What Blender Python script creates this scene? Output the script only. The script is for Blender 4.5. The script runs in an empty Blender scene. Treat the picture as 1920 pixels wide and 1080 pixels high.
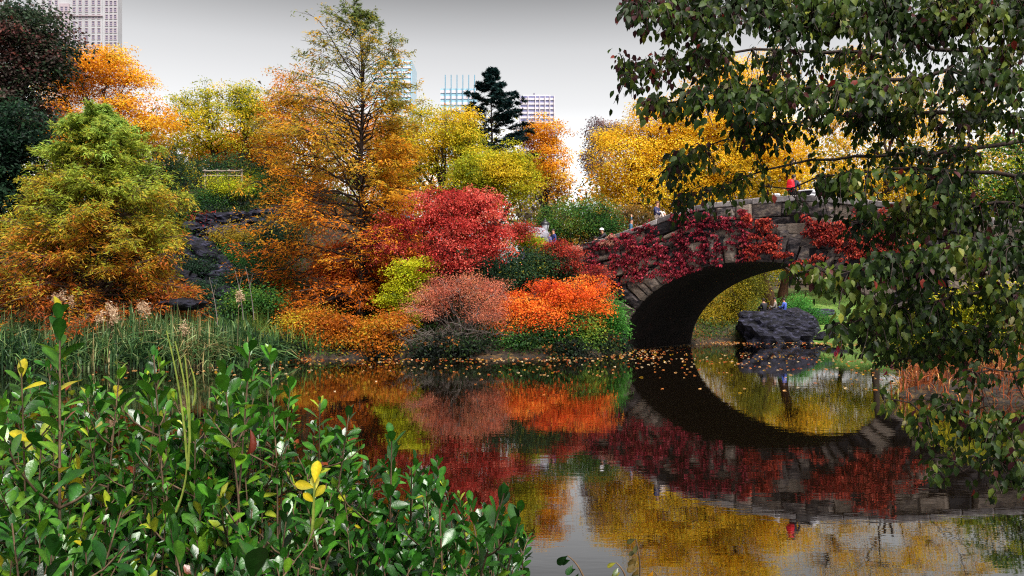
import bpy, math, random
import numpy as np
from mathutils import Vector, Matrix

# ------------------------------------------------------------------ camera, sky, sun, exposure
S = bpy.context.scene
COL = S.collection
F = 1566.0
CAMZ = 2.3
cam = bpy.data.cameras.new('camera')
cam.sensor_width = 36.0
cam.lens = 36.0 * F / 1920.0
cam.shift_y = 30.0 / 1920.0
cam.clip_start = 0.05
cam.clip_end = 4000
camo = bpy.data.objects.new('camera', cam)
COL.objects.link(camo)
camo.location = (0, 0, CAMZ)
camo.rotation_euler = (math.radians(90), 0, 0)
S.camera = camo

SUN_EL = math.radians(58)
SUN_AZ = math.radians(150)       # compass from +Y clockwise: behind the camera, to the right
w = bpy.data.worlds.new('World')
S.world = w
w.use_nodes = True
nt = w.node_tree
for n in list(nt.nodes):
    nt.nodes.remove(n)
out = nt.nodes.new('ShaderNodeOutputWorld')
bg = nt.nodes.new('ShaderNodeBackground')
sky = nt.nodes.new('ShaderNodeTexSky')
sky.sky_type = 'NISHITA'
sky.sun_disc = False
sky.sun_elevation = SUN_EL
sky.sun_rotation = SUN_AZ
sky.dust_density = 6.0
sky.air_density = 1.0
hsv = nt.nodes.new('ShaderNodeHueSaturation')
hsv.inputs['Saturation'].default_value = 0.04
tc = nt.nodes.new('ShaderNodeTexCoord')
sep = nt.nodes.new('ShaderNodeSeparateXYZ')
ramp = nt.nodes.new('ShaderNodeValToRGB')
cr = ramp.color_ramp
cr.elements[0].position = 0.10
cr.elements[0].color = (1, 1, 1, 1)
cr.elements[1].position = 0.36
cr.elements[1].color = (0.155, 0.155, 0.157, 1)
e = cr.elements.new(0.17); e.color = (0.74, 0.74, 0.74, 1)
e = cr.elements.new(0.23); e.color = (0.50, 0.50, 0.50, 1)
e = cr.elements.new(0.29); e.color = (0.39, 0.39, 0.393, 1)
mul = nt.nodes.new('ShaderNodeMixRGB')
mul.blend_type = 'MULTIPLY'
mul.inputs[0].default_value = 1.0
nt.links.new(tc.outputs['Generated'], sep.inputs[0])
nt.links.new(sep.outputs['Z'], ramp.inputs[0])
nt.links.new(sky.outputs[0], hsv.inputs['Color'])
nt.links.new(hsv.outputs[0], mul.inputs[1])
nt.links.new(ramp.outputs[0], mul.inputs[2])
nt.links.new(mul.outputs[0], bg.inputs[0])
bg.inputs[1].default_value = 0.10
nt.links.new(bg.outputs[0], out.inputs[0])

sl = bpy.data.lights.new('sun', 'SUN')
sl.energy = 1.5
sl.angle = math.radians(34)
sl.color = (1.0, 0.95, 0.88)
so = bpy.data.objects.new('sun', sl)
COL.objects.link(so)
sd = Vector((math.sin(SUN_AZ) * math.cos(SUN_EL), math.cos(SUN_AZ) * math.cos(SUN_EL), math.sin(SUN_EL)))
so.rotation_euler = (-sd).to_track_quat('-Z', 'Y').to_euler()

S.view_settings.view_transform = 'Standard'
S.view_settings.look = 'None'
S.view_settings.exposure = 2.55
S.view_settings.gamma = 1.0
S.view_settings.use_curve_mapping = False
S.render.engine = 'CYCLES'
cy = S.cycles
cy.max_bounces = 6
cy.diffuse_bounces = 3
cy.glossy_bounces = 3
cy.transmission_bounces = 4
cy.sample_clamp_indirect = 4.0
cy.use_denoising = False
cy.filter_width = 1.15

# ------------------------------------------------------------------ helpers
RNG = np.random.default_rng(7)


def W(px, py, d):
    return np.array(((px - 960) / F * d, d, CAMZ + (570 - py) / F * d))


def lin(h):
    if isinstance(h, str):
        h = tuple(int(h[i:i + 2], 16) for i in (0, 2, 4))
    c = np.array(h[:3], float) / 255
    return np.where(c <= 0.04045, c / 12.92, ((c + 0.055) / 1.055) ** 2.4)


def unit(v):
    v = np.asarray(v, float)
    return v / np.maximum(np.linalg.norm(v, axis=-1, keepdims=True), 1e-9)


def vnoise(p, seed, scale):
    """smooth noise about -1..1 at points p (N,3)"""
    r = np.random.default_rng(seed)
    p = np.asarray(p, float) / scale
    o = np.zeros(len(p))
    for k in range(7):
        d = r.normal(size=3)
        d /= np.linalg.norm(d)
        f = r.uniform(0.7, 2.2)
        o += np.sin(p @ d * f * 2.2 + r.uniform(0, 6.28)) / f
    return o / 2.6


def mk(name, verts, faces, mat, parent=None, col=None, smooth=False, loc=None):
    """faces: array (n,k) or list of arrays with different k; col: per vertex colours"""
    me = bpy.data.meshes.new(name)
    verts = np.asarray(verts, np.float32)
    if isinstance(faces, np.ndarray):
        faces = [faces]
    faces = [np.asarray(f, np.int32) for f in faces if len(f)]
    me.vertices.add(len(verts))
    me.vertices.foreach_set('co', verts.ravel())
    idx = np.concatenate([f.ravel() for f in faces])
    tot = np.concatenate([np.full(len(f), f.shape[1], np.int32) for f in faces])
    st = np.concatenate([[0], np.cumsum(tot)[:-1]]).astype(np.int32)
    me.loops.add(len(idx))
    me.loops.foreach_set('vertex_index', idx)
    me.polygons.add(len(tot))
    me.polygons.foreach_set('loop_start', st)
    me.polygons.foreach_set('loop_total', tot)
    me.polygons.foreach_set('use_smooth', np.full(len(tot), smooth))
    if col is not None:
        a = me.color_attributes.new('Col', 'FLOAT_COLOR', 'POINT')
        c = np.ones((len(verts), 4), np.float32)
        c[:, :3] = col
        a.data.foreach_set('color', c.ravel())
    me.update(calc_edges=True)
    me.validate()
    if mat is not None:
        me.materials.append(mat)
    return link(name, me, parent, loc)


def link(name, me, parent=None, loc=None):
    o = bpy.data.objects.new(name, me)
    COL.objects.link(o)
    if parent is not None:
        o.parent = parent
    if loc is not None:
        o.location = loc
    return o


def tag(o, label=None, cat=None, group=None, kind=None):
    for k, v in (('label', label), ('category', cat), ('group', group), ('kind', kind)):
        if v:
            o[k] = v
    return o


def thing(name, label, cat, loc=(0, 0, 0), group=None, rz=0.0):
    o = bpy.data.objects.new(name, None)
    COL.objects.link(o)
    o.location = [float(v) for v in loc]
    o.rotation_euler = (0, 0, rz)
    o.empty_display_size = 0.2
    return tag(o, label, cat, group)


class Geo:
    """collects raw pieces that make up one part"""
    def __init__(s):
        s.v, s.f, s.c, s.n = [], {}, [], 0

    def add(s, v, faces, col=None):
        v = np.asarray(v, float)
        for f in ([faces] if isinstance(faces, np.ndarray) else faces):
            f = np.asarray(f)
            s.f.setdefault(f.shape[1], []).append(f + s.n)
        s.v.append(v)
        if col is not None:
            s.c.append(np.broadcast_to(col, (len(v), 3)))
        s.n += len(v)

    def build(s, name, mat, parent=None, smooth=False, loc=None):
        return mk(name, np.concatenate(s.v), [np.concatenate(x) for x in s.f.values()], mat, parent,
                  np.concatenate(s.c) if s.c else None, smooth, loc)


BOXF = np.array([[0, 1, 3, 2], [4, 6, 7, 5], [0, 4, 5, 1], [2, 3, 7, 6], [0, 2, 6, 4], [1, 5, 7, 3]])


def box(g, lo, hi, col=None):
    lo, hi = np.asarray(lo, float), np.asarray(hi, float)
    v = np.array([[(lo, hi)[i][0], (lo, hi)[j][1], (lo, hi)[k][2]] for i in (0, 1) for j in (0, 1) for k in (0, 1)])
    g.add(v, BOXF, col)


def tubes(g, P, R, k=5, col=None):
    """P (N,M,3) centre lines, R (N,M) radii"""
    P = np.asarray(P, float)
    R = np.asarray(R, float)
    if P.ndim == 2:
        P, R = P[None], R[None]
    N, M, _ = P.shape
    T = unit(np.gradient(P, axis=1))
    ref = np.where(np.abs(T[..., 2:3]) > 0.9, np.array([1.0, 0, 0]), np.array([0, 0, 1.0]))
    A = unit(np.cross(T, ref))
    B = np.cross(T, A)
    th = np.arange(k) / k * 2 * np.pi
    V = P[:, :, None] + R[:, :, None, None] * (A[:, :, None] * np.cos(th)[:, None] + B[:, :, None] * np.sin(th)[:, None])
    i = np.arange(N)[:, None, None] * M * k
    j = np.arange(M - 1)[None, :, None] * k
    a = np.arange(k)[None, None, :]
    b = (a + 1) % k
    f = np.stack([i + j + a, i + j + b, i + j + k + b, i + j + k + a], -1).reshape(-1, 4)
    g.add(V.reshape(-1, 3), f, col)


def bez(a, b, c, n):
    t = np.linspace(0, 1, n)[:, None]
    a, b, c = (np.asarray(x, float)[..., None, :] for x in (a, b, c))
    return a * (1 - t) ** 2 + 2 * b * t * (1 - t) + c * t * t


# leaf templates: x across, y along, z up
DIAMOND = (np.array([[0, 0, 0], [.33, .45, .07], [0, 1, -.05], [-.33, .45, .07]]), np.array([[0, 1, 2], [0, 2, 3]]))
TRILEAF = (np.array([[-.27, .12, .05], [.3, .3, .08], [.02, 1, -.06]]), np.array([[0, 1, 2]]))
TRINARROW = (np.array([[-.15, .05, .02], [.17, .25, .03], [0, 1.05, -.1]]), np.array([[0, 1, 2]]))
NARROW = (np.array([[0, 0, 0], [.16, .4, .03], [0, 1, -.1], [-.16, .4, .03]]), np.array([[0, 1, 2], [0, 2, 3]]))


def ribbed(rows, curl, cup):
    """a leaf built as rows (t, half width); midrib lower than the rims"""
    v, f, m = [], [], []
    for t, h in rows:
        z = -curl * t * t
        v += [(-h, t, z + cup * h), (0, t, z), (h, t, z + cup * h)]
        m += [(.86, .92, .8), (1.4, 1.3, 1.25), (.86, .92, .8)]
    for r in range(len(rows) - 1):
        a = r * 3
        f += [(a, a + 1, a + 4, a + 3), (a + 1, a + 2, a + 5, a + 4)]
    return np.array(v, float), np.array(f), np.array(m)


OBOV = ribbed([(0, .014), (.14, .06), (.36, .175), (.6, .245), (.8, .225), (.93, .13), (1, .02)], .14, .25)
OBOV2 = ribbed([(0, .014), (.14, .07), (.36, .19), (.6, .255), (.8, .23), (.93, .13), (1, .02)], -.10, .35)
OBOVS = ribbed([(0, .02), (.34, .17), (.68, .245), (1, .05)], .14, .25)
CURLED = ribbed([(0, .012), (.16, .1), (.38, .16), (.6, .17), (.8, .13), (.93, .08), (1, .01)], .45, 2.2)


def lobed():
    v = np.array([[0, 0, 0], [0, .5, -.03], [0, 1, -.22], [.16, .1, .05], [.31, .36, .06], [.22, .48, .04], [.25, .64, -.03], [.1, .8, -.08],
                  [-.16, .1, .05], [-.31, .36, .06], [-.22, .48, .04], [-.25, .64, -.03], [-.1, .8, -.08]], float)
    f = np.array([[0, 3, 1], [3, 4, 5], [3, 5, 1], [5, 6, 1], [6, 7, 1], [7, 2, 1],
                  [0, 1, 8], [8, 10, 9], [8, 1, 10], [10, 1, 11], [11, 1, 12], [12, 1, 2]])
    return v, f


LOBED = lobed()
LOBEDS = (np.array([[0, 0, 0], [.27, .3, .06], [.24, .62, 0], [0, 1, -.2], [-.24, .62, 0], [-.27, .3, .06], [0, .5, -.03]]), np.array([[0, 1, 6], [1, 2, 6], [2, 3, 6], [3, 4, 6], [4, 5, 6], [5, 0, 6]]))


def place(g, tmpl, pos, axis, nrm, size, col):
    tv, tf = tmpl[:2]
    pos = np.asarray(pos, float)
    N = len(pos)
    a = unit(axis)
    wv = unit(np.cross(a, nrm))
    n = np.cross(wv, a)
    s = np.broadcast_to(np.asarray(size, float), (N,))[:, None, None]
    V = pos[:, None] + s * (wv[:, None] * tv[None, :, 0:1] + a[:, None] * tv[None, :, 1:2] + n[:, None] * tv[None, :, 2:3])
    f = (np.arange(N)[:, None, None] * len(tv) + tf[None]).reshape(-1, tf.shape[1])
    g.add(V.reshape(-1, 3), f, np.repeat(np.broadcast_to(col, (N, 3)), len(tv), axis=0) * (np.tile(tmpl[2], (N, 1)) if len(tmpl) > 2 else 1))


def pick(pal, u):
    """pal: list of (hex, weight); u in 0..1 -> colours"""
    c = np.array([lin(h) for h, _ in pal])
    wt = np.cumsum([x for _, x in pal])
    return c[np.minimum(np.searchsorted(wt / wt[-1], u), len(pal) - 1)]


# ------------------------------------------------------------------ materials
def mat(name):
    m = bpy.data.materials.new(name)
    m.use_nodes = True
    t = m.node_tree
    p = t.nodes['Principled BSDF']
    return m, t, p


def N(t, typ, **kw):
    n = t.nodes.new(typ)
    for k, v in kw.items():
        if k in n.inputs:
            n.inputs[k].default_value = v
        else:
            setattr(n, k, v)
    return n


def L(t, a, b):
    t.links.new(a, b)


def leaf_material(name, rough=0.55, trans=0.35, spec=0.3, mottle=0.0):
    m, t, p = mat(name)
    at = N(t, 'ShaderNodeAttribute')
    at.attribute_name = 'Col'
    ge = N(t, 'ShaderNodeNewGeometry')
    p.inputs['Roughness'].default_value = rough
    p.inputs['Specular IOR Level'].default_value = spec
    src = at.outputs['Color']
    if mottle:                           # blotches, specks and a slightly uneven blade
        no = N(t, 'ShaderNodeTexNoise', Scale=70.0, Detail=5.0, Roughness=0.65)
        L(t, ge.outputs['Position'], no.inputs['Vector'])
        rp = N(t, 'ShaderNodeValToRGB')
        rp.color_ramp.elements[0].position = .32; rp.color_ramp.elements[0].color = (.5, .45, .3, 1)
        rp.color_ramp.elements[1].position = .62; rp.color_ramp.elements[1].color = (1.15, 1.15, 1.05, 1)
        L(t, no.outputs['Fac'], rp.inputs[0])
        mm = N(t, 'ShaderNodeMixRGB', blend_type='MULTIPLY')
        mm.inputs[0].default_value = mottle
        L(t, src, mm.inputs[1]); L(t, rp.outputs[0], mm.inputs[2])
        src = mm.outputs[0]
        bp = N(t, 'ShaderNodeBump', Strength=.35, Distance=.004)
        L(t, no.outputs['Fac'], bp.inputs['Height']); L(t, bp.outputs[0], p.inputs['Normal'])
    L(t, src, p.inputs['Base Color'])
    tr = N(t, 'ShaderNodeBsdfTranslucent')
    L(t, src, tr.inputs['Color'])
    mx = N(t, 'ShaderNodeMixShader')
    mx.inputs[0].default_value = trans
    L(t, p.outputs[0], mx.inputs[1])
    L(t, tr.outputs[0], mx.inputs[2])
    L(t, mx.outputs[0], t.nodes['Material Output'].inputs[0])
    return m


M_LEAF = leaf_material('autumn_leaf', 0.6, 0.48, 0.2)
M_NEEDLE = leaf_material('needle', 0.7, 0.3, 0.15)
M_GLOSS = leaf_material('glossy_evergreen_leaf', 0.3, 0.2, 0.65, mottle=.55)
M_HANG = leaf_material('soft_hanging_leaf', 0.5, 0.38, 0.2, mottle=.45)
M_BLADE = leaf_material('reed_blade', 0.5, 0.3, 0.3)


def noise_mat(name, cols, scale, rough=0.85, bump=0.3, detail=6, objrand=0.0, stretch=(1, 1, 1), dist=0.02, coords='Object', sharp=(0.3, 0.7)):
    m, t, p = mat(name)
    tcn = N(t, 'ShaderNodeTexCoord')
    mp = N(t, 'ShaderNodeMapping')
    mp.inputs['Scale'].default_value = stretch
    L(t, tcn.outputs[coords], mp.inputs[0])
    no = N(t, 'ShaderNodeTexNoise', Scale=scale, Detail=detail, Roughness=0.62)
    L(t, mp.outputs[0], no.inputs['Vector'])
    rp = N(t, 'ShaderNodeValToRGB')
    el = rp.color_ramp.elements
    el[0].position, el[1].position = sharp
    el[0].color = (*lin(cols[0]), 1)
    el[1].color = (*lin(cols[-1]), 1)
    for i, c in enumerate(cols[1:-1]):
        e = el.new(sharp[0] + (sharp[1] - sharp[0]) * (i + 1) / (len(cols) - 1))
        e.color = (*lin(c), 1)
    src = no.outputs['Fac']
    if objrand:
        oi = N(t, 'ShaderNodeObjectInfo')
        ma = N(t, 'ShaderNodeMath', operation='MULTIPLY_ADD')
        ma.inputs[1].default_value = objrand
        ma.inputs[2].default_value = -objrand / 2
        L(t, oi.outputs['Random'], ma.inputs[0])
        ad = N(t, 'ShaderNodeMath', operation='ADD')
        L(t, ma.outputs[0], ad.inputs[0])
        L(t, src, ad.inputs[1])
        src = ad.outputs[0]
    L(t, src, rp.inputs[0])
    L(t, rp.outputs[0], p.inputs['Base Color'])
    p.inputs['Roughness'].default_value = rough
    p.inputs['Specular IOR Level'].default_value = 0.25
    if bump:
        bp = N(t, 'ShaderNodeBump', Strength=bump, Distance=dist)
        L(t, no.outputs['Fac'], bp.inputs['Height'])
        L(t, bp.outputs[0], p.inputs['Normal'])
    return m


def flat(name, c, rough=0.6, spec=0.3, metal=0.0):
    m, t, p = mat(name)
    no = N(t, 'ShaderNodeTexNoise', Scale=9.0, Detail=4.0)
    mx = N(t, 'ShaderNodeMixRGB', blend_type='MULTIPLY')
    mx.inputs[0].default_value = 0.35
    mx.inputs[1].default_value = (*lin(c), 1)
    L(t, no.outputs['Fac'], mx.inputs[2])
    L(t, mx.outputs[0], p.inputs['Base Color'])
    p.inputs['Roughness'].default_value = rough
    p.inputs['Specular IOR Level'].default_value = spec
    p.inputs['Metallic'].default_value = metal
    return m


M_BARK = noise_mat('bark', ['1c1512', '4a382e', '6a5546'], 9, 0.9, 0.6, stretch=(3, 3, .6))
M_BARKD = noise_mat('dark_bark', ['120e0d', '2e2420', '463830'], 9, 0.9, 0.5, stretch=(3, 3, .6))
M_BARKR = noise_mat('red_brown_bark', ['140a06', '35200f', '4e3220'], 7, 0.9, 0.7, stretch=(3, 3, .5))
M_TWIG = noise_mat('twig', ['3a2c22', '6e5a44'], 30, 0.8, 0.0)
M_GTWIG = noise_mat('green_twig', ['4a5a1c', '7e8a3a'], 40, 0.6, 0.0)
M_GREYTWIG = noise_mat('grey_twig', ['3a3432', '776e68'], 20, 0.85, 0.0)
M_STONE = noise_mat('schist', ['17151a', '3c3638', '544c4a', '74685f'], 2.6, 0.88, 0.9, 9, 0.5, (1, 1, 2.2), 0.08, sharp=(.36, .64))
M_COPE = noise_mat('coping_granite', ['4a4648', '706a6c', '908a8a'], 4.0, 0.85, 0.5, 8, 0.35, dist=0.02)
M_MORTAR = noise_mat('mortar', ['1a1614', '352e2a'], 5, 0.95, 0.5)
M_SOFFIT = noise_mat('shadowed_soffit_stone', ['060403', '120a08', '1e1210'], 2.0, 0.95, 0.6)  # near-black stone colours carry the deep shadow inside the arch
M_ROCK = noise_mat('dark_schist_rock', ['08080e', '181826', '3a3a50'], 2.8, 0.75, 1.0, 12, 0.15, (1, 1, 2.4), 0.22, sharp=(.38, .66))
M_PALEROCK = noise_mat('pale_rock', ['403e48', '6a6872', '8c8a94'], 1.6, 0.85, 0.9, 9, 0.1, dist=0.08)
M_DIRT = noise_mat('path_dirt', ['3c332e', '6a5c52'], 3, 0.95, 0.4)


# ------------------------------------------------------------------ terrain and water
POND = np.array([(-70, 3.4), (-10, 3.3), (-1, 3.1), (1.2, 3.2), (3.2, 3.4), (4.9, 5.4), (7.6, 8.6), (14, 13.5), (24, 15.2), (26, 17),
                 (15, 18.8), (11.2, 19.6), (9.6, 20.9), (11.3, 23), (13.0, 28), (14.2, 31), (15.46, 33.0), (20.1, 38.2), (22.3, 42), (21.6, 46),
                 (19.6, 49), (17.5, 50.8), (15, 51.6), (12.5, 51), (10.9, 49), (10.2, 47.2), (5.5, 42), (4.9, 38.6), (3.2, 36.6),
                 (-1, 35.6), (-6, 35.4), (-9, 34.6), (-10.2, 31.2), (-13, 29.8), (-18, 29.3), (-30, 28.6), (-70, 28)], float)


def shore(x, y):
    """signed distance to the waterline, positive on land"""
    x, y = np.asarray(x, float), np.asarray(y, float)
    d2 = np.full(x.shape, 1e12)
    ins = np.zeros(x.shape, bool)
    A = POND
    B = np.roll(POND, -1, axis=0)
    for (ax, ay), (bx, by) in zip(A, B):
        ex, ey = bx - ax, by - ay
        t = np.clip(((x - ax) * ex + (y - ay) * ey) / (ex * ex + ey * ey), 0, 1)
        d2 = np.minimum(d2, (x - ax - t * ex) ** 2 + (y - ay - t * ey) ** 2)
        c = ((ay > y) != (by > y)) & (x < (bx - ax) * (y - ay) / (by - ay + 1e-12) + ax)
        ins ^= c
    d = np.sqrt(d2)
    return np.where(ins, -d, d)


def sstep(a, b, x):
    t = np.clip((x - a) / (b - a), 0, 1)
    return t * t * (3 - 2 * t)


def ground_z(x, y):
    x, y = np.asarray(x, float), np.asarray(y, float)
    s = shore(x, y)
    h = np.where(s < 0, np.maximum(s * 0.5, -1.6), 0.10 + 0.42 * (1 - np.exp(-np.maximum(s, 0) / 1.0)))
    far = sstep(22, 34, y)
    p = np.clip(s, 0, None)
    h = h + far * np.minimum(p * 0.11, 4.5) * (s > 0)
    lift = lambda cx, cy, rx, ry, a: a * np.exp(-((x - cx) / rx) ** 2 - ((y - cy) / ry) ** 2) * sstep(0.3, 3, s)
    h = h + lift(-21, 61, 12, 11, 7.6) + lift(1, 46, 7, 5, 2.2) + lift(-6, 60, 14, 10, 2.5)
    h = h + lift(22, 29, 6, 5, 2.6) + sstep(0, 3, s) * 0.12 * (np.sin(x * 1.7 + y * .6) + np.sin(y * 1.9 - x * .8)) * far
    return h


gx = np.concatenate([np.array([-900, -600, -400, -260, -180, -130, -100, -80, -65, -55]), np.arange(-48, 48.1, 0.6), np.array([55, 65, 80, 100, 130, 180, 260, 400, 600, 900])])
gy = np.concatenate([np.array([-300, -150, -80, -40, -20, -10, -6, -4, -2, -1]), np.arange(0, 80, 0.6), np.array([86, 95, 110, 130, 160, 200, 280, 400, 600, 900])])
X, Y = np.meshgrid(gx, gy)
Z = ground_z(X, Y)
nx, ny = len(gx), len(gy)
ii = (np.arange(ny - 1)[:, None] * nx + np.arange(nx - 1)[None]).ravel()
gf = np.stack([ii, ii + 1, ii + nx + 1, ii + nx], 1)
gv = np.stack([X.ravel(), Y.ravel(), Z.ravel()], 1)
grass = sstep(13, 17, gv[:, 0]) * sstep(46, 50, gv[:, 1]) * (1 - sstep(72, 80, gv[:, 1]))
nz = 0.5 + 0.5 * vnoise(gv, 3, 2.0)[:, None]
soil = lin('120e0a') * (1 - nz) + lin('261a10') * nz
gcol = soil * (1 - grass[:, None]) + grass[:, None] * (lin('3c5a22') * (1 - nz) + lin('5a7a2c') * nz)


def ground_material():
    m, t, p = mat('leaf_littered_ground')
    at = N(t, 'ShaderNodeAttribute'); at.attribute_name = 'Col'
    tcn = N(t, 'ShaderNodeTexCoord')
    n1 = N(t, 'ShaderNodeTexNoise', Scale=5.0, Detail=8.0, Roughness=0.7)
    n2 = N(t, 'ShaderNodeTexVoronoi', Scale=7.0)
    L(t, tcn.outputs['Object'], n1.inputs['Vector']); L(t, tcn.outputs['Object'], n2.inputs['Vector'])
    rp = N(t, 'ShaderNodeValToRGB')
    rp.color_ramp.elements[0].position = 0.5; rp.color_ramp.elements[1].position = 0.62
    L(t, n1.outputs['Fac'], rp.inputs[0])
    r2 = N(t, 'ShaderNodeValToRGB')
    els = r2.color_ramp.elements
    els[0].color = (*lin('7a4a1e'), 1); els[1].color = (*lin('5a2c14'), 1)
    e = els.new(.5); e.color = (*lin('8a6a2a'), 1)
    L(t, n2.outputs['Color'], r2.inputs[0])
    sc = N(t, 'ShaderNodeMath', operation='MULTIPLY'); sc.inputs[1].default_value = 0.3
    L(t, rp.outputs[0], sc.inputs[0])
    mx = N(t, 'ShaderNodeMixRGB')
    L(t, sc.outputs[0], mx.inputs[0]); L(t, at.outputs['Color'], mx.inputs[1]); L(t, r2.outputs[0], mx.inputs[2])
    L(t, mx.outputs[0], p.inputs['Base Color'])
    p.inputs['Roughness'].default_value = 0.95
    bp = N(t, 'ShaderNodeBump', Strength=0.7, Distance=0.06)
    L(t, n1.outputs['Fac'], bp.inputs['Height']); L(t, bp.outputs[0], p.inputs['Normal'])
    return m


ground = mk('ground', gv, gf, ground_material(), col=gcol, smooth=True)
tag(ground, kind='structure')


def water_material():
    m, t, p = mat('pond_water')
    p.inputs['Base Color'].default_value = (0.0035, 0.0022, 0.001, 1)
    p.inputs['Roughness'].default_value = 0.02
    p.inputs['IOR'].default_value = 2.1
    p.inputs['Specular IOR Level'].default_value = 0.62
    tcn = N(t, 'ShaderNodeTexCoord')
    mp = N(t, 'ShaderNodeMapping'); mp.inputs['Scale'].default_value = (0.9, 2.4, 1)
    L(t, tcn.outputs['Object'], mp.inputs[0])
    a = N(t, 'ShaderNodeTexNoise', Scale=1.5, Detail=3.0, Roughness=0.55)
    b = N(t, 'ShaderNodeTexNoise', Scale=0.35, Detail=2.0)
    L(t, mp.outputs[0], a.inputs['Vector']); L(t, mp.outputs[0], b.inputs['Vector'])
    mu = N(t, 'ShaderNodeMath', operation='MULTIPLY')
    L(t, a.outputs['Fac'], mu.inputs[0]); L(t, b.outputs['Fac'], mu.inputs[1])
    bp = N(t, 'ShaderNodeBump', Strength=0.06, Distance=0.035)
    L(t, mu.outputs[0], bp.inputs['Height']); L(t, bp.outputs[0], p.inputs['Normal'])
    return m


water = mk('water', [(-75, 2, 0), (40, 2, 0), (40, 60, 0), (-75, 60, 0)], np.array([[0, 1, 2, 3]]), water_material())
tag(water, kind='structure')


# ------------------------------------------------------------------ plant builders
def lob(px, py, rx, ry, d, rd=None):
    c = W(px, py, d)
    k = d / F
    return (*c, rx * k, (rd if rd else (rx + ry) / 2 * k), ry * k)


def sample_lobes(lobes, n, rng, shell=0.6):
    lb = np.array(lobes, float)
    vol = (lb[:, 3] * lb[:, 4] * lb[:, 5]) ** (2 / 3)
    k = rng.choice(len(lb), n, p=vol / vol.sum())
    d = unit(rng.normal(size=(n, 3)))
    r = (1 - shell) + shell * rng.random(n) ** 0.45
    r = np.where(rng.random(n) < 0.25, rng.random(n) ** .5, r)
    return lb[k, :3] + d * lb[k, 3:6] * r[:, None]


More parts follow.
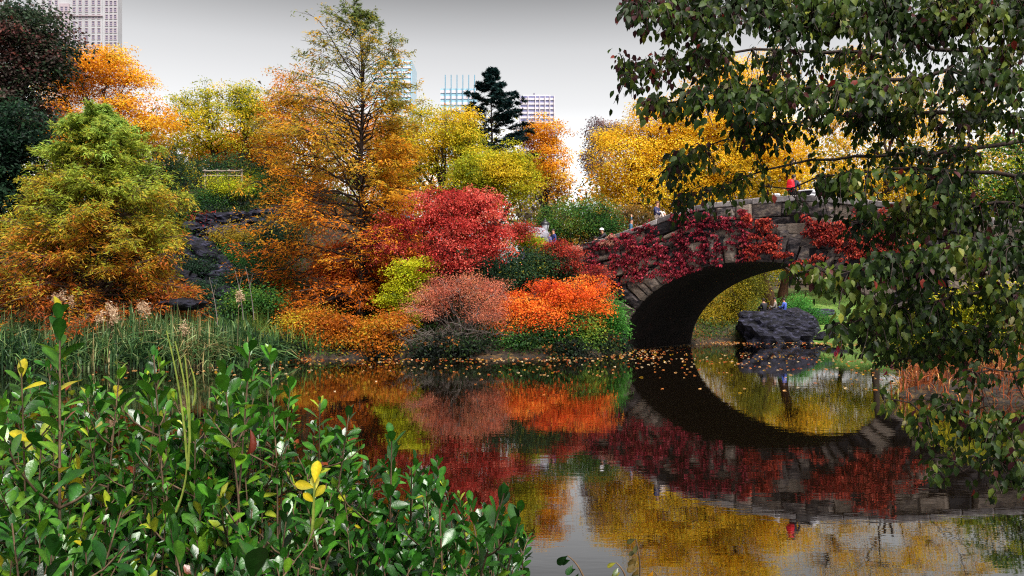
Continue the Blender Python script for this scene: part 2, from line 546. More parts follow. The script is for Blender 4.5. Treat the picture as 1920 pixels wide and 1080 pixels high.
def broadleaf(name, label, cat, base, lobes, nspray, per, leaf, pal, spread=(.45, .2), trunk=.14, limbs=9, seed=1, group=None,
              multi=False, droop=.25, bark=None, tmpl=None, matl=None, twig=(.022, .006), ztop=None, jit=.22, cscale=1.6, thin=0.0, limbcurve=.25):
    rng = np.random.default_rng(seed)
    if not multi:
        spread = (spread[0] * .72, spread[1] * .62); per = int(per * 1.15); nspray = int(nspray * 1.12)
    leaf *= .78; per = int(per * 1.5)
    tmpl = tmpl or (DIAMOND if base[1] < 45 else TRILEAF)
    base = np.array(base, float)
    t = thing(name, label, cat, base, group)
    sp = sample_lobes(lobes, nspray, rng)
    if thin:
        keep = vnoise(sp, seed + 9, 1.3) > -1 + thin
        sp = sp[keep]
    sp = sp + np.clip(rng.normal(0, 1, sp.shape), -2.2, 2.2) * (np.array([.36, .36, .26]) if not multi else np.array([.16, .16, .10]))
    sp = sp[sp[:, 2] > 0.06] - base
    # limbs by k-means
    K = max(2, min(limbs, len(sp)))
    c = sp[rng.choice(len(sp), K, replace=False)]
    for _ in range(6):
        a = np.argmin(((sp[:, None] - c[None]) ** 2).sum(-1), 1)
        c = np.array([sp[a == j].mean(0) if (a == j).any() else c[j] for j in range(K)])
    cen = sp.mean(0)
    lo = np.percentile(sp[:, 2], 12)
    g = Geo()
    if multi:
        st = np.stack([rng.normal(0, .25, K), rng.normal(0, .25, K), np.full(K, -.15)], 1)
        rs = np.full(K, trunk)
    else:
        top = np.array([cen[0], cen[1], max(cen[2], 1.0)]) if ztop is None else np.array([cen[0], cen[1], ztop])
        tp = bez(np.array([0, 0, -.3]), np.array([top[0] * .2, top[1] * .2, top[2] * .55]), top, 9)
        tp[1:-1] += rng.normal(0, .04, (7, 3)) * np.array([1, 1, 0])
        tr = np.linspace(trunk, trunk * .35, 9); tr[0] *= 1.5
        gt = Geo()
        tubes(gt, tp, tr, 9)
        gt.build('trunk', bark or M_BARKD, t, True)
        hh = np.clip((c[:, 2] * .55 - .0) / max(top[2], .1), .28, .97)
        hh = np.clip(hh + rng.normal(0, .06, K), .25, .98)
        ix = hh * 8
        i0 = np.minimum(ix.astype(int), 7)
        st = tp[i0] + (tp[i0 + 1] - tp[i0]) * (ix - i0)[:, None]
        rs = np.full(K, trunk * .42)
    mid = st * .45 + c * .55 + np.array([0, 0, 1.0]) * (np.linalg.norm(c - st, axis=1) * limbcurve)[:, None] * (-.5 if not multi else .8)
    LP = bez(st, mid, c, 9)
    LP[:, 1:-1] += rng.normal(0, .03, (K, 7, 3)) * np.linalg.norm(c - st, axis=1)[:, None, None]
    fr = np.linspace(0, 1, 9)
    LR = rs[:, None] * (1 - .78 * fr)
    tubes(g, LP, LR, 6)
    # twigs
    cand = LP[a][:, 3:]                                     # (n,6,3)
    dd = ((cand - sp[:, None]) ** 2).sum(-1) * np.linspace(1.25, 1, 6)
    q = np.argmin(dd, 1)
    s0 = cand[np.arange(len(sp)), q]
    m2 = (s0 + sp) / 2 + rng.normal(0, .08, sp.shape) + np.array([0, 0, .12])
    TP = bez(s0, m2, sp, 3)
    tubes(g, TP, np.broadcast_to(np.linspace(twig[0], twig[1], 3), (len(sp), 3)), 3)
    g.build('limb', bark or M_BARKD, t, True)
    # leaves
    n = len(sp) * per
    k = np.repeat(np.arange(len(sp)), per)
    off = np.clip(rng.normal(size=(n, 3)), -2.3, 2.3) * np.array([spread[0], spread[0], spread[1]])
    off[:, 2] -= droop * (off[:, 0] ** 2 + off[:, 1] ** 2) / max(spread[0], .01) * .5
    pos = sp[k] + off
    ok = pos[:, 2] + base[2] > 0.03
    pos, k, off = pos[ok], k[ok], off[ok]
    n = len(pos)
    ax = unit(off * np.array([1, 1, .4])) + rng.normal(0, .5, (n, 3)) + np.array([0, 0, -droop * 1.2])
    nr = rng.normal(0, .55, (n, 3)) + np.array([0, -.25, 1.0])
    u = .5 + .36 * vnoise(sp, seed + 3, cscale) + rng.normal(0, .13, len(sp))
    u = np.clip(u[k] + rng.normal(0, .10, n), 0, .999)
    col = pick(pal, u) * np.exp(rng.normal(0, jit, (n, 1))) * np.exp(rng.normal(0, .05, (n, 3)))
    gl = Geo()
    place(gl, tmpl, pos, ax, nr, leaf * rng.uniform(.65, 1.25, n), np.clip(col, 0.004, .9))
    gl.build('crown' if not multi else 'foliage', matl or M_LEAF, t)
    return t


def cypress(name, label, base, H, prof, nb, ntw, per, pal, seed, dens=None, leaf=.15, trunk=.2, rise=.25, bark=None, cat='tree', tw_len=.34, sag=.25,
            needle=TRINARROW, lean=(0, 0), clump=0.0, hmin=.03, colh=True, matl=None, uprise=.35, asym=0.0, frontgap=0.0, tiers=0, fuzz=.05, tilt=.2):
    """straight leader with tiers of feathery branches; prof(h01) -> reach in metres"""
    rng = np.random.default_rng(seed)
    base = np.array(base, float)
    t = thing(name, label, cat, base)
    M = 14
    z = np.linspace(-.3, H, M)
    tp = np.stack([lean[0] * (z / H) + .05 * np.sin(z * .9 + seed), lean[1] * z / H + .04 * np.cos(z * .8), z], 1)
    tr = trunk * (1 - .93 * np.linspace(0, 1, M)); tr[0] *= 1.6
    gt = Geo(); tubes(gt, tp, tr, 9)
    gt.build('trunk', bark or M_BARK, t, True)
    h = hmin + (1 - hmin) * ((np.arange(nb) + rng.random(nb)) / nb) ** .92
    if tiers:
        h = np.clip(hmin + (1 - hmin) * (np.floor((h - hmin) / (1 - hmin) * tiers) + .5) / tiers + rng.normal(0, .018, nb), 0, 1)
    az = np.arange(nb) * 2.39996 + rng.normal(0, .4, nb)
    R = np.array([prof(x) for x in h]) * rng.uniform(.72, 1.1, nb) * (1 - asym * np.maximum(np.cos(az), 0))
    d = np.stack([np.cos(az), np.sin(az), np.zeros(nb)], 1)
    s = np.stack([np.interp(h * H, z, tp[:, 0]), np.interp(h * H, z, tp[:, 1]), h * H], 1)
    up = (rise + uprise * (h - .3) + rng.normal(0, .16, nb)) * R
    e = s + d * R[:, None] + np.array([0, 0, 1]) * up[:, None]
    m = s + d * R[:, None] * .5 + np.array([0, 0, 1]) * (up * .75 + sag * R * .35)[:, None]
    BP = bez(s, m, e, 7)
    BP[:, 2:-1] += rng.normal(0, .025, (nb, 4, 3)) * R[:, None, None]
    br = np.clip(.018 * R, .008, .07) * np.interp(h, [0, .45, .7, 1], [1, .8, .5, .4])
    g = Geo()
    tubes(g, BP, br[:, None] * np.linspace(1, .25, 7), 5)
    # side sprays
    k = np.repeat(np.arange(nb), ntw)
    tt = rng.uniform(.22, 1.0, len(k)) ** .8
    if frontgap:
        op = (d[k, 1] < -.35) & (np.abs(d[k, 0]) < .55) & (h[k] < .62) & (rng.random(len(k)) < frontgap)
        k, tt = k[~op], tt[~op]
    if dens is not None:
        keep = rng.random(len(k)) < np.array([dens(x) for x in h])[k]
        k, tt = k[keep], tt[keep]
    ix = tt * 6
    i0 = np.minimum(ix.astype(int), 5)
    p0 = BP[k, i0] + (BP[k, i0 + 1] - BP[k, i0]) * (ix - i0)[:, None]
    side = np.where(rng.random(len(k)) < .5, 1, -1)
    ang = az[k] + side * rng.uniform(.3, 1.2, len(k))
    ln = np.clip(tw_len * (1.15 - tt * .6) * np.maximum(R[k], .5) * rng.uniform(.5, 1.1, len(k)), .15, 1.6)
    td = np.stack([np.cos(ang), np.sin(ang), rng.normal(.05, tilt, len(k))], 1)
    p2 = p0 + td * ln[:, None]
    p2[:, 2] -= sag * ln
    TP = bez(p0, (p0 + p2) / 2 + np.array([0, 0, .08]) * ln[:, None], p2, 3)
    tubes(g, TP, np.broadcast_to(np.linspace(.011, .004, 3), (len(k), 3)), 3)
    g.build('limb', bark or M_BARK, t, True)
    n = len(k) * per
    j = np.repeat(np.arange(len(k)), per)
    f = (1 - clump) * rng.random(n) + clump * rng.random(n) ** .4
    pos = p0[j] * ((1 - f) ** 2)[:, None] + 2 * (f * (1 - f))[:, None] * TP[j, 1] + (f ** 2)[:, None] * p2[j]
    pos += rng.normal(0, fuzz, (n, 3)) * np.maximum(ln[j], .3)[:, None] * np.array([1.4, 1.4, 1.1])
    ok = pos[:, 2] + base[2] > .05
    pos, j = pos[ok], j[ok]
    n = len(pos)
    sd = np.where(rng.random(n) < .5, 1, -1)[:, None]
    per_d = np.stack([-td[j, 1], td[j, 0], np.zeros(n)], 1) * sd
    ax = td[j] * .7 + per_d * .8 + rng.normal(0, .35, (n, 3)) + np.array([0, 0, -sag])
    nr = rng.normal(0, .45, (n, 3)) + np.array([0, -.3, 1.0])
    hh = np.clip(pos[:, 2] / H, 0, 1)
    if colh:
        u = hh + .16 * vnoise(pos, seed + 5, 1.2) + rng.normal(0, .07, n) + .1 * rng.normal(0, 1, len(k))[j]
    else:
        u = .5 + .3 * vnoise(pos, seed + 5, 1.2) + rng.normal(0, .1, n)
    col = pick(pal, np.clip(u, 0, .999)) * np.exp(rng.normal(0, .2, (n, 1))) * np.exp(rng.normal(0, .05, (n, 3)))
    gl = Geo()
    place(gl, needle, pos, ax, nr, leaf * rng.uniform(.6, 1.3, n), np.clip(col, .003, .9))
    gl.build('crown', matl or M_LEAF, t)
    return t


ICO = {}


def rock(name, label, c, r, seed, material, sub=3, cat='rock', rough=.22, group=None, rz=0.0):
    if sub not in ICO:
        import bmesh
        bm = bmesh.new()
        bmesh.ops.create_icosphere(bm, subdivisions=sub, radius=1)
        ICO[sub] = (np.array([v.co[:] for v in bm.verts]), np.array([[v.index for v in f.verts] for f in bm.faces]))
        bm.free()
    v, f = ICO[sub]
    q = np.sign(v) * np.abs(v) ** .8
    n = vnoise(q + seed, seed, .7) * rough + np.abs(vnoise(q + seed, seed + 1, .3)) * rough * .6 + vnoise(q, seed + 2, .12) * rough * .4
    q = q * (1 + n[:, None]) * np.array(r)
    o = mk(name, q, f, material, loc=[float(x) for x in c], smooth=False)
    o.rotation_euler = (0, 0, rz)
    return tag(o, label, cat, group)


def on_ground(px, d, dz=0.0):
    x = (px - 960) / F * d
    return np.array([x, d, float(ground_z(np.array([x]), np.array([d]))[0]) + dz])


# ------------------------------------------------------------------ stone bridge
AX, AB = 6.7, 4.22                       # half span and rise of the arch
B0 = np.array([5.5, 42.0, 0.0])
BA = math.radians(42)
BU = np.array([math.cos(BA), -math.sin(BA), 0])
BV = np.array([math.sin(BA), math.cos(BA), 0])
BW = 7.0


def b2w(s, y, z):
    return B0 + BU * s + BV * y + np.array([0, 0, z])


def px_on_face(px, py):
    r = (np.asarray(px, float) - 960) / F
    s = (r * 42 - 5.5) / (BU[0] - r * BU[1])
    d = 42 + BU[1] * s
    return s, CAMZ + (570 - np.asarray(py, float)) / F * d


PTOP = np.array([(1030, 474), (1060, 467), (1100, 457), (1150, 441), (1200, 424), (1250, 404), (1290, 390), (1340, 379), (1400, 373), (1440, 370), (1490, 366), (1535, 367), (1600, 372), (1700, 381)])
TS, TZ = px_on_face(PTOP[:, 0], PTOP[:, 1])
TS = np.concatenate([[-9], TS, [TS[-1] + 3, TS[-1] + 6, TS[-1] + 10]])
TZ = np.concatenate([[TZ[0] - .9], TZ, [TZ[-1] - .75, TZ[-1] - 1.5, TZ[-1] - 2.3]])


def ztop(s):
    return np.interp(s, TS, TZ)


def sx(px):
    return float(px_on_face(px, 400)[0])


def zarch(s, da=0.0):
    u = (np.asarray(s, float) - AX) / (AX + da)
    return (AB + da) * np.sqrt(np.clip(1 - u * u, 0, 1)) * (np.abs(u) < 1) - 1.5 * (np.abs(u) >= 1)


rb = np.random.default_rng(21)
bridge = thing('stone_bridge', 'rough grey stone arch bridge hung with crimson creeper, crossing the pond', 'bridge', B0, rz=-BA)
ss = np.concatenate([np.arange(-8, -.01, .5), AX - AX * np.cos(np.linspace(0, np.pi, 41)), np.arange(14, 20.1, .5)])
ss = np.sort(np.unique(np.round(ss, 4)))
zb = np.where((ss >= -1e-6) & (ss <= 2 * AX + 1e-6), np.where((ss > 1e-6) & (ss < 2 * AX - 1e-6), zarch(ss), 0), -1.5)
dk = ztop(ss) - 1.02


def hexa_strip(g, ss, z0, z1, y0, y1, caps=True):
    n = len(ss)
    v = np.concatenate([np.stack([ss, np.full(n, y), z], 1) for y, z in ((y0, z0), (y0, z1), (y1, z1), (y1, z0))])
    i = np.arange(n - 1)
    f = [np.stack([i + a * n, i + 1 + a * n, i + 1 + b * n, i + b * n], 1) for a, b in ((0, 1), (1, 2), (2, 3), (3, 0))]
    f.append(np.array([[0, n, 2 * n, 3 * n], [n - 1, 4 * n - 1, 3 * n - 1, 2 * n - 1]]))
    g.add(v, np.concatenate(f))


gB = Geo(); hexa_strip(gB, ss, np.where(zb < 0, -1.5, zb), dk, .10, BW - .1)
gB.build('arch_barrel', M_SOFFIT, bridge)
gB = Geo()
for xx in (0.012, 2 * AX - 0.012):      # barrel walls below the springing
    pass
gP = Geo(); hexa_strip(gP, ss, dk + .003, ztop(ss) - .27, .10, .46)
gP.build('parapet', M_MORTAR, bridge)
gP = Geo(); hexa_strip(gP, ss, dk + .003, ztop(ss) - .03, BW - .5, BW - .13)
gP.build('parapet', M_STONE, bridge)
gD = Geo(); hexa_strip(gD, ss, dk + .004, dk + .05, .47, BW - .51)
gD.build('roadway', M_DIRT, bridge)


def stone(name, q, mat_, proud, back=.16, jit=.03, parent=bridge):
    """q: 4 corners (s,z) anticlockwise; a chamfered block with an uneven face"""
    q = np.array(q, float)
    c = q.mean(0)
    ring = lambda sc, y, j: np.stack([c[0] + (q[:, 0] - c[0]) * sc + rb.normal(0, j, 4), np.full(4, y) + rb.normal(0, j, 4), c[1] + (q[:, 1] - c[1]) * sc + rb.normal(0, j, 4)], 1)
    mids = (q + np.roll(q, -1, 0)) / 2
    v = np.concatenate([ring(1, back, 0), ring(1, -proud * .25, jit * .3), ring(.80, -proud, jit),
                        [[c[0] + rb.normal(0, .05), -proud * rb.uniform(.8, 1.5), c[1] + rb.normal(0, .05)]]])
    f4 = [[a, (a + 1) % 4, (a + 1) % 4 + 4, a + 4] for a in range(4)] + [[a + 4, (a + 1) % 4 + 4, (a + 1) % 4 + 8, a + 8] for a in range(4)]
    f3 = [[a + 8, (a + 1) % 4 + 8, 12] for a in range(4)]
    v[:, 0] -= c[0]; v[:, 2] -= c[1]
    return mk(name, v, [np.array(f4), np.array(f3)], mat_, parent, loc=(float(c[0]), 0, float(c[1])))


# ring of voussoirs
te = [0.06]
while te[-1] < math.pi - .06:
    te.append(te[-1] + rb.uniform(.055, .115))
te[-1] = math.pi - .03
for a, b in zip(te[:-1], te[1:]):
    dep = rb.uniform(.95, 1.5)
    g_ = .035 / 6
    P = lambda t_, d_: (AX - (AX + d_) * math.cos(t_), (AB + d_) * math.sin(t_))
    stone('arch_stone', [P(a + g_, .0), P(b - g_, .0), P(b - g_, dep), P(a + g_, dep)][::-1], M_STONE, rb.uniform(.10, .2), jit=.045)
# spandrel courses that follow the parapet
t0 = .28
while t0 < 8:
    hgt = rb.uniform(.28, .55) if t0 > .4 else .6
    s0 = -7 + rb.uniform(0, .6)
    while s0 < 16.5:
        wd = rb.uniform(.5, 1.35) * (1.5 if t0 < .8 else 1)
        s1 = s0 + wd
        gp = .012
        q = [(s0 + gp, ztop(s0) - t0 - hgt + gp), (s1 - gp, ztop(s1) - t0 - hgt + gp), (s1 - gp, ztop(s1) - t0 - gp), (s0 + gp, ztop(s0) - t0 - gp)]
        q = [(x + rb.normal(0, .03), z + rb.normal(0, .025)) for x, z in q]
        ins = [((x - AX) / (AX + .35)) ** 2 + (max(z, 0) / (AB + .35)) ** 2 < 1 for x, z in q]
        if not any(ins) and max(z for _, z in q) > -.1 and (s0 > -4.5 or t0 < 2.5):
            stone('stone', q[::-1], M_STONE, rb.uniform(.02, .16), jit=.04)
        s0 = s1
    t0 += hgt
# coping
s0 = -6.6
while s0 < 17:
    s1 = s0 + rb.uniform(.8, 1.3)
    za, zz = float(ztop(s0)), float(ztop(s1))
    gC = Geo()
    j = rb.normal(0, .012, 8)
    v = np.array([[x, y, z] for x, zt in ((s0 + .014, za), (s1 - .014, zz)) for y in (-.1, .52) for z in (zt - .265, zt)])
    v[:, 2] += j; v[:, 1] += rb.normal(0, .012, 8)
    c = np.array([(s0 + s1) / 2, 0, (za + zz) / 2])
    gC.add(v - c, BOXF)
    o = gC.build('coping_stone', M_COPE, bridge, loc=tuple(c))
    md = o.modifiers.new('b', 'BEVEL'); md.width = .03; md.segments = 1
    s0 = s1


# creepers on the bridge
def creeper(name, label, blobs, n, seed, pal, thr=-.15):
    rng = np.random.default_rng(seed)
    b = np.array(blobs, float)
    m = n // 9
    k = rng.choice(len(b), m, p=(b[:, 2] * b[:, 3] * b[:, 4]) / (b[:, 2] * b[:, 3] * b[:, 4]).sum())
    rr = np.sqrt(rng.random(m)); th = rng.random(m) * 6.283
    s, z = px_on_face(b[k, 0] + b[k, 2] * rr * np.cos(th), b[k, 1] + b[k, 3] * rr * np.sin(th))
    cl = np.stack([s, 0 * s, z], 1)
    nz0 = .55 * vnoise(cl, seed, .9) + .6 * vnoise(cl, seed + 1, .32)
    cl = cl[nz0 > thr]
    cu = rng.normal(0, .2, len(cl)); cw = rng.uniform(.10, .30, len(cl)); co_ = rng.uniform(0, .14, len(cl))
    k = np.repeat(np.arange(len(cl)), 11)
    n = len(k)
    ou = rng.uniform(-1, 1, n); ov = rng.random(n)
    s = cl[k, 0] + ou * cw[k]
    z = cl[k, 2] - .20 * ov * cw[k] / .3 - .06 * ou ** 2
    nz = 1.1 * (1 - np.abs(ou)) + co_[k] * 4
    ok = (z < ztop(s) - .1 * (rng.random(n) < .8) + .1) & (((s - AX) / (AX - .02)) ** 2 + (np.maximum(z, 0) / (AB - .08)) ** 2 > 1)
    s, z, nz, k, ov = s[ok], z[ok], nz[ok], k[ok], ov[ok]
    q = np.stack([s, 0 * s, z], 1)
    n = len(s)
    c = np.array([s.mean(), 0, z.min()])
    t = thing(name, label, 'climbing plant', b2w(*c), rz=-BA)
    y = -.10 - .055 * np.clip(nz, 0, 2) - rng.random(n) * .05 - .05 * (1 - ov)
    pos = np.stack([s, y, z], 1) - c
    ax = np.stack([rng.normal(0, .45, n), -.45 + rng.normal(0, .2, n), np.full(n, -.75)], 1)
    nr = np.stack([rng.normal(0, .3, n), np.full(n, -.75), .65 + rng.normal(0, .3, n)], 1)
    u = np.clip(.5 + .25 * vnoise(q, seed + 4, 1.4) + cu[k] + rng.normal(0, .12, n), 0, .999)
    col = pick(pal, u) * np.exp(rng.normal(0, .3, (n, 1)))
    g = Geo(); place(g, DIAMOND, pos, ax, nr, rng.uniform(.09, .165, n), col)
    g.build('foliage', M_LEAF, t)
    # stems
    m = max(6, n // 220)
    i = rng.choice(n, m); j = rng.choice(n, m)
    a = pos[i].copy(); e = pos[j].copy()
    near = np.abs(a[:, 0] - e[:, 0]) < 4
    a, e = a[near], e[near]
    a[:, 1] = e[:, 1] = -.13
    mid = (a + e) / 2 + rng.normal(0, .3, a.shape) * np.array([1, 0, 1])
    # keep stems off the opening
    sm, zm = mid[:, 0] + c[0], mid[:, 2] + c[2]
    good = ((sm - AX) / (AX + .3)) ** 2 + (np.maximum(zm, 0) / (AB + .3)) ** 2 > 1
    if good.any():
        gs = Geo(); tubes(gs, bez(a[good], mid[good], e[good], 7), np.full((good.sum(), 7), .018), 4)
        gs.build('stem', M_BARKD, t)


IVY = [('3a0c14', 2), ('6a1626', 2.5), ('9a2a3c', 3), ('b44456', 1.6), ('84242c', 2), ('a05444', 1), ('4a201c', 1)]
IVYO = [('5a181a', 2), ('8a2622', 3), ('b0402e', 3), ('bc5844', 1.5), ('8a2c26', 2), ('4a1a18', 1)]
creeper('crimson_creeper', 'crimson creeper mantling the left haunch of the stone bridge down to the arch', [
    (1110, 475, 45, 28, 1), (1160, 462, 50, 30, 1), (1160, 500, 60, 28, 1), (1215, 445, 45, 32, 1), (1230, 490, 60, 34, 1.1), (1250, 425, 35, 25, .9),
    (1285, 430, 40, 36, 1), (1290, 480, 50, 36, 1), (1340, 440, 40, 42, 1), (1340, 480, 45, 26, .9), (1385, 430, 26, 46, .9), (1300, 405, 40, 16, .8),
    (1400, 480, 20, 18, .5), (1255, 512, 35, 18, 1), (1275, 402, 10, 8, 1)], 7200, 31, IVY, -.4)
creeper('crimson_creeper', 'small red creeper tufts around the crown of the bridge arch', [
    (1437, 418, 18, 13, 1), (1450, 445, 14, 9, 1), (1446, 460, 18, 10, .9), (1470, 472, 13, 8, 1), (1496, 487, 12, 6, 1), (1420, 440, 12, 26, .5), (1405, 405, 14, 16, .5), (1415, 470, 16, 16, .7)],
         1200, 32, IVYO, -.7)
creeper('crimson_creeper', 'scarlet creeper on the right half of the bridge behind the hanging leaves', [
    (1510, 402, 12, 8, 1), (1528, 420, 18, 14, 1), (1535, 440, 26, 18, 1), (1560, 430, 34, 26, .9), (1600, 440, 50, 36, .9), (1640, 430, 40, 40, .8), (1650, 470, 40, 26, .9), (1545, 482, 30, 10, 1),
    (1620, 480, 40, 14, 1), (1690, 498, 22, 14, 1), (1700, 470, 40, 40, .4), (1590, 498, 40, 8, .8), (1640, 388, 40, 10, .6)], 4300, 33, IVYO, -.35)
creeper('pale_creeper', 'pale pinkish tan creeper trailing over the low left end of the parapet', [
    (1078, 455, 9, 10, 1), (1085, 462, 8, 8, 1), (1150, 442, 8, 8, .8), (1140, 452, 12, 5, .8)], 420, 34, [('c08a78', 2), ('a87060', 1), ('d0a088', 1)], -.6)

# ------------------------------------------------------------------ buildings far off
M_TOWER = noise_mat('glow_paled_masonry', ['96969a', 'a4a4a8', 'b0b0b2'], .05, 0.9, 0)  # wall colours paled to hold the washed-out glow of the sky
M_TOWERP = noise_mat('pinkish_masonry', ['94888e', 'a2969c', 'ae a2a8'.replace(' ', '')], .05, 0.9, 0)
M_PANE = flat('dark_window_glass', '6e6880', .25, .5)
M_GLASS = flat('pale_blue_glass', '9cc4d8', .2, .5)
M_GLASSV = flat('violet_grey_glass', '7c7ca4', .2, .5)
M_FIN = flat('blue_grey_metal', '6c98b0', .4, .5)
M_WHITE = flat('white_mullion', 'd8d0d8', .6, .3)


def tower_frame(px0, px1, d):
    x0, x1 = (px0 - 960) / F * d, (px1 - 960) / F * d
    return x0, x1, lambda py: CAMZ + (570 - py) / F * d


def wall_windows(t, x0, y, floors, cols, ww, wh, side=None):
    """recessed-looking sash windows: dark pane behind a projecting surround"""
    me_f = me_p = None
    for zc in floors:
        for c in cols:
            if me_f is None:
                gf_ = Geo()
                th = .22
                box(gf_, (-ww / 2 - th, -.25, -wh / 2 - th), (ww / 2 + th, 0.0, -wh / 2))
                box(gf_, (-ww / 2 - th, -.25, wh / 2), (ww / 2 + th, 0.0, wh / 2 + th))
                box(gf_, (-ww / 2 - th, -.20, -wh / 2), (-ww / 2, 0.0, wh / 2))
                box(gf_, (ww / 2, -.20, -wh / 2), (ww / 2 + th, 0.0, wh / 2))
                box(gf_, (-ww / 2, -.12, -.1), (ww / 2, 0.0, .1))
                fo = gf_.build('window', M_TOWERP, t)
                gp_ = Geo(); box(gp_, (-ww / 2, -.06, -wh / 2), (ww / 2, -.01, wh / 2))
                po = gp_.build('pane', M_PANE, fo)
                me_f, me_p = fo.data, po.data
            else:
                fo = link('window', me_f, t); po = link('pane', me_p, fo)
            if side is None:
                fo.location = (c, y, zc)
            else:
                fo.location = (side, c, zc); fo.rotation_euler = (0, 0, math.radians(90))


d = 420
x0, x1, zz = tower_frame(70, 192, d)
wsid = 14
t = thing('apartment_tower', 'pale pinkish high rise with rows of small windows behind the left treetops', 'building', ((x0 + x1) / 2, d, 3))
cx = (x0 + x1) / 2
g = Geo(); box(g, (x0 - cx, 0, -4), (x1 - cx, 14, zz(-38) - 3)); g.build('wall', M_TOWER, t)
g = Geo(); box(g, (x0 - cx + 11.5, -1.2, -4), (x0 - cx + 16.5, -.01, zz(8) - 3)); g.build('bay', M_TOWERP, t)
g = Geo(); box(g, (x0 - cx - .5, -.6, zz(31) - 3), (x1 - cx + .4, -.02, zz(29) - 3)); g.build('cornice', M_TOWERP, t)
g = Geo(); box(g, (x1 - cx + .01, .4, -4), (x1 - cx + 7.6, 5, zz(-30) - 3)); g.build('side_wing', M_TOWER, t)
fl = [zz(p) - 3 for p in range(-8, 128, 13)]
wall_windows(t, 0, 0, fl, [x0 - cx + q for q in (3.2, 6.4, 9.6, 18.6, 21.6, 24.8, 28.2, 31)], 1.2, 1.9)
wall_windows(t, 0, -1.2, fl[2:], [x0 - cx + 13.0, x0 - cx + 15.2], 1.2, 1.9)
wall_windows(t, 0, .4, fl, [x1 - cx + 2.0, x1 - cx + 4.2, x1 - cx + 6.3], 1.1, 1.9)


def glass_tower(name, label, px0, px1, pytop, d, fins, mglass, mbar, rows, bandh, fin_top=None, finw=.35, cap=True):
    x0, x1, zz = tower_frame(px0, px1, d)
    cx = (x0 + x1) / 2
    t = thing(name, label, 'building', (cx, d, 3))
    H = zz(pytop) - 3
    g = Geo(); box(g, (x0 - cx, 0, -4), (x1 - cx, 30, H)); g.build('glass_wall', mglass, t)
    z = H - 1.2
    for k in range(rows):
        g = Geo(); box(g, (x0 - cx - .1, -.35, z - bandh), (x1 - cx + .1, -.01, z)); g.build('spandrel', M_WHITE, t)
        z -= bandh * 2.3
    for px in fins:
        xx = (px - 960) / F * d - cx
        g = Geo(); box(g, (xx - finw, -1.0, -4), (xx + finw, -.36, (zz(fin_top) - 3) if fin_top else H)); g.build('mullion', mbar, t)
    return t, cx, zz


glass_tower('glass_tower', 'pale blue glass tower crowned by slim vertical fins beside the dark pine', 826, 894, 166, 520, [835, 846, 857, 868, 879, 890], M_GLASS, M_FIN, 14, 1.6, 141, .3)
glass_tower('glass_tower', 'faint pale blue tower seen through the bare top of the tall cypress', 700, 772, 112, 560, [700, 718, 736, 754, 772], M_GLASS, M_GLASS, 24, 1.4, None, .3)
t, cx, zz = glass_tower('office_tower', 'white gridded office tower with violet window bands right of the pine', 974, 1040, 180, 480, [975, 990, 1004, 1012, 1022, 1031, 1039], M_GLASSV, M_WHITE, 15, 1.15, None, .22)
g = Geo(); box(g, (-8, 6, zz(180) - 3.0), (8, 20, zz(173) - 3)); g.build('roof_plant', M_WHITE, t)
g = Geo(); tubes(g, np.array([[-1.5, 8, zz(173) - 3], [-1.5, 8, zz(168) - 3]]), np.array([.5, .4]), 6); g.build('vent_pipe', M_PANE, t)

# ------------------------------------------------------------------ trees across the water
YEL = [('7f861c', 1), ('b89c20', 1.3), ('e4ae1e', 3), ('f2be2a', 4), ('f6cc3c', 2.5)]
YGR = [('56661c', 1.2), ('848e1f', 2), ('a8a61f', 2.6), ('ccb428', 2.4), ('e2be2e', 1.6)]
ORA = [('9a5a18', 1), ('c8741a', 2), ('de8c1e', 3), ('e8a028', 3), ('eab838', 1.6)]
GOLD = [('a87016', 1), ('d08a1a', 2), ('e49c1e', 3), ('eeb02a', 2.5), ('d8b83a', 1)]
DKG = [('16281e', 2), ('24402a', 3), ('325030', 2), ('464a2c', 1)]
DKR = [('24362a', 2), ('364630', 2), ('4a403a', 2), ('603a36', 2), ('7a463a', .8)]
RED = [('6a1618', 1.3), ('982420', 2), ('b43a34', 3), ('ca5448', 3), ('da7c6a', 1.8)]
SAL = [('84403a', 1), ('b05c4a', 2), ('cc7a5e', 3), ('dc9272', 2.4), ('c8884e', .8)]
OSH = [('a03418', 1), ('cc4a1c', 2.2), ('e0641e', 3), ('e8822a', 2.4), ('e8a040', 1)]
GRN = [('16301a', 1), ('244a1e', 2), ('386428', 2), ('587a2a', 1.2), ('7a8a2c', .6)]
LIME = [('5c6a16', 1), ('8c9618', 2), ('b4b81e', 3), ('ccc82c', 2)]
PUR = [('4a3c40', 1), ('6a5458', 2), ('8a6c68', 2), ('a08074', 1)]

cypress('bald_cypress', 'broad feathery cypress, green on top and rust orange below, behind the left reeds', on_ground(188, 34), 9.3,
        lambda h: 4.1 * (1 - h ** 2.0) ** .85 * (0.93 + .07 * math.sin(h * 17)) + .1, 330, 18, 24,
        [('94481a', 1.3), ('ac661e', 1.5), ('ac8422', 1.6), ('9c9228', 1.8), ('8e9a30', 2.0), ('94a23c', 1.6), ('84a044', .8)], 41, leaf=.17, trunk=.16, rise=.1, sag=.28, fuzz=.13, tilt=.45)


def tallprof(h):
    return np.interp(h, [0, .1, .3, .45, .55, .65, .75, .85, .95, 1], [4.6, 5.6, 5.5, 5.1, 4.6, 4.2, 3.8, 3.0, 1.6, .2])


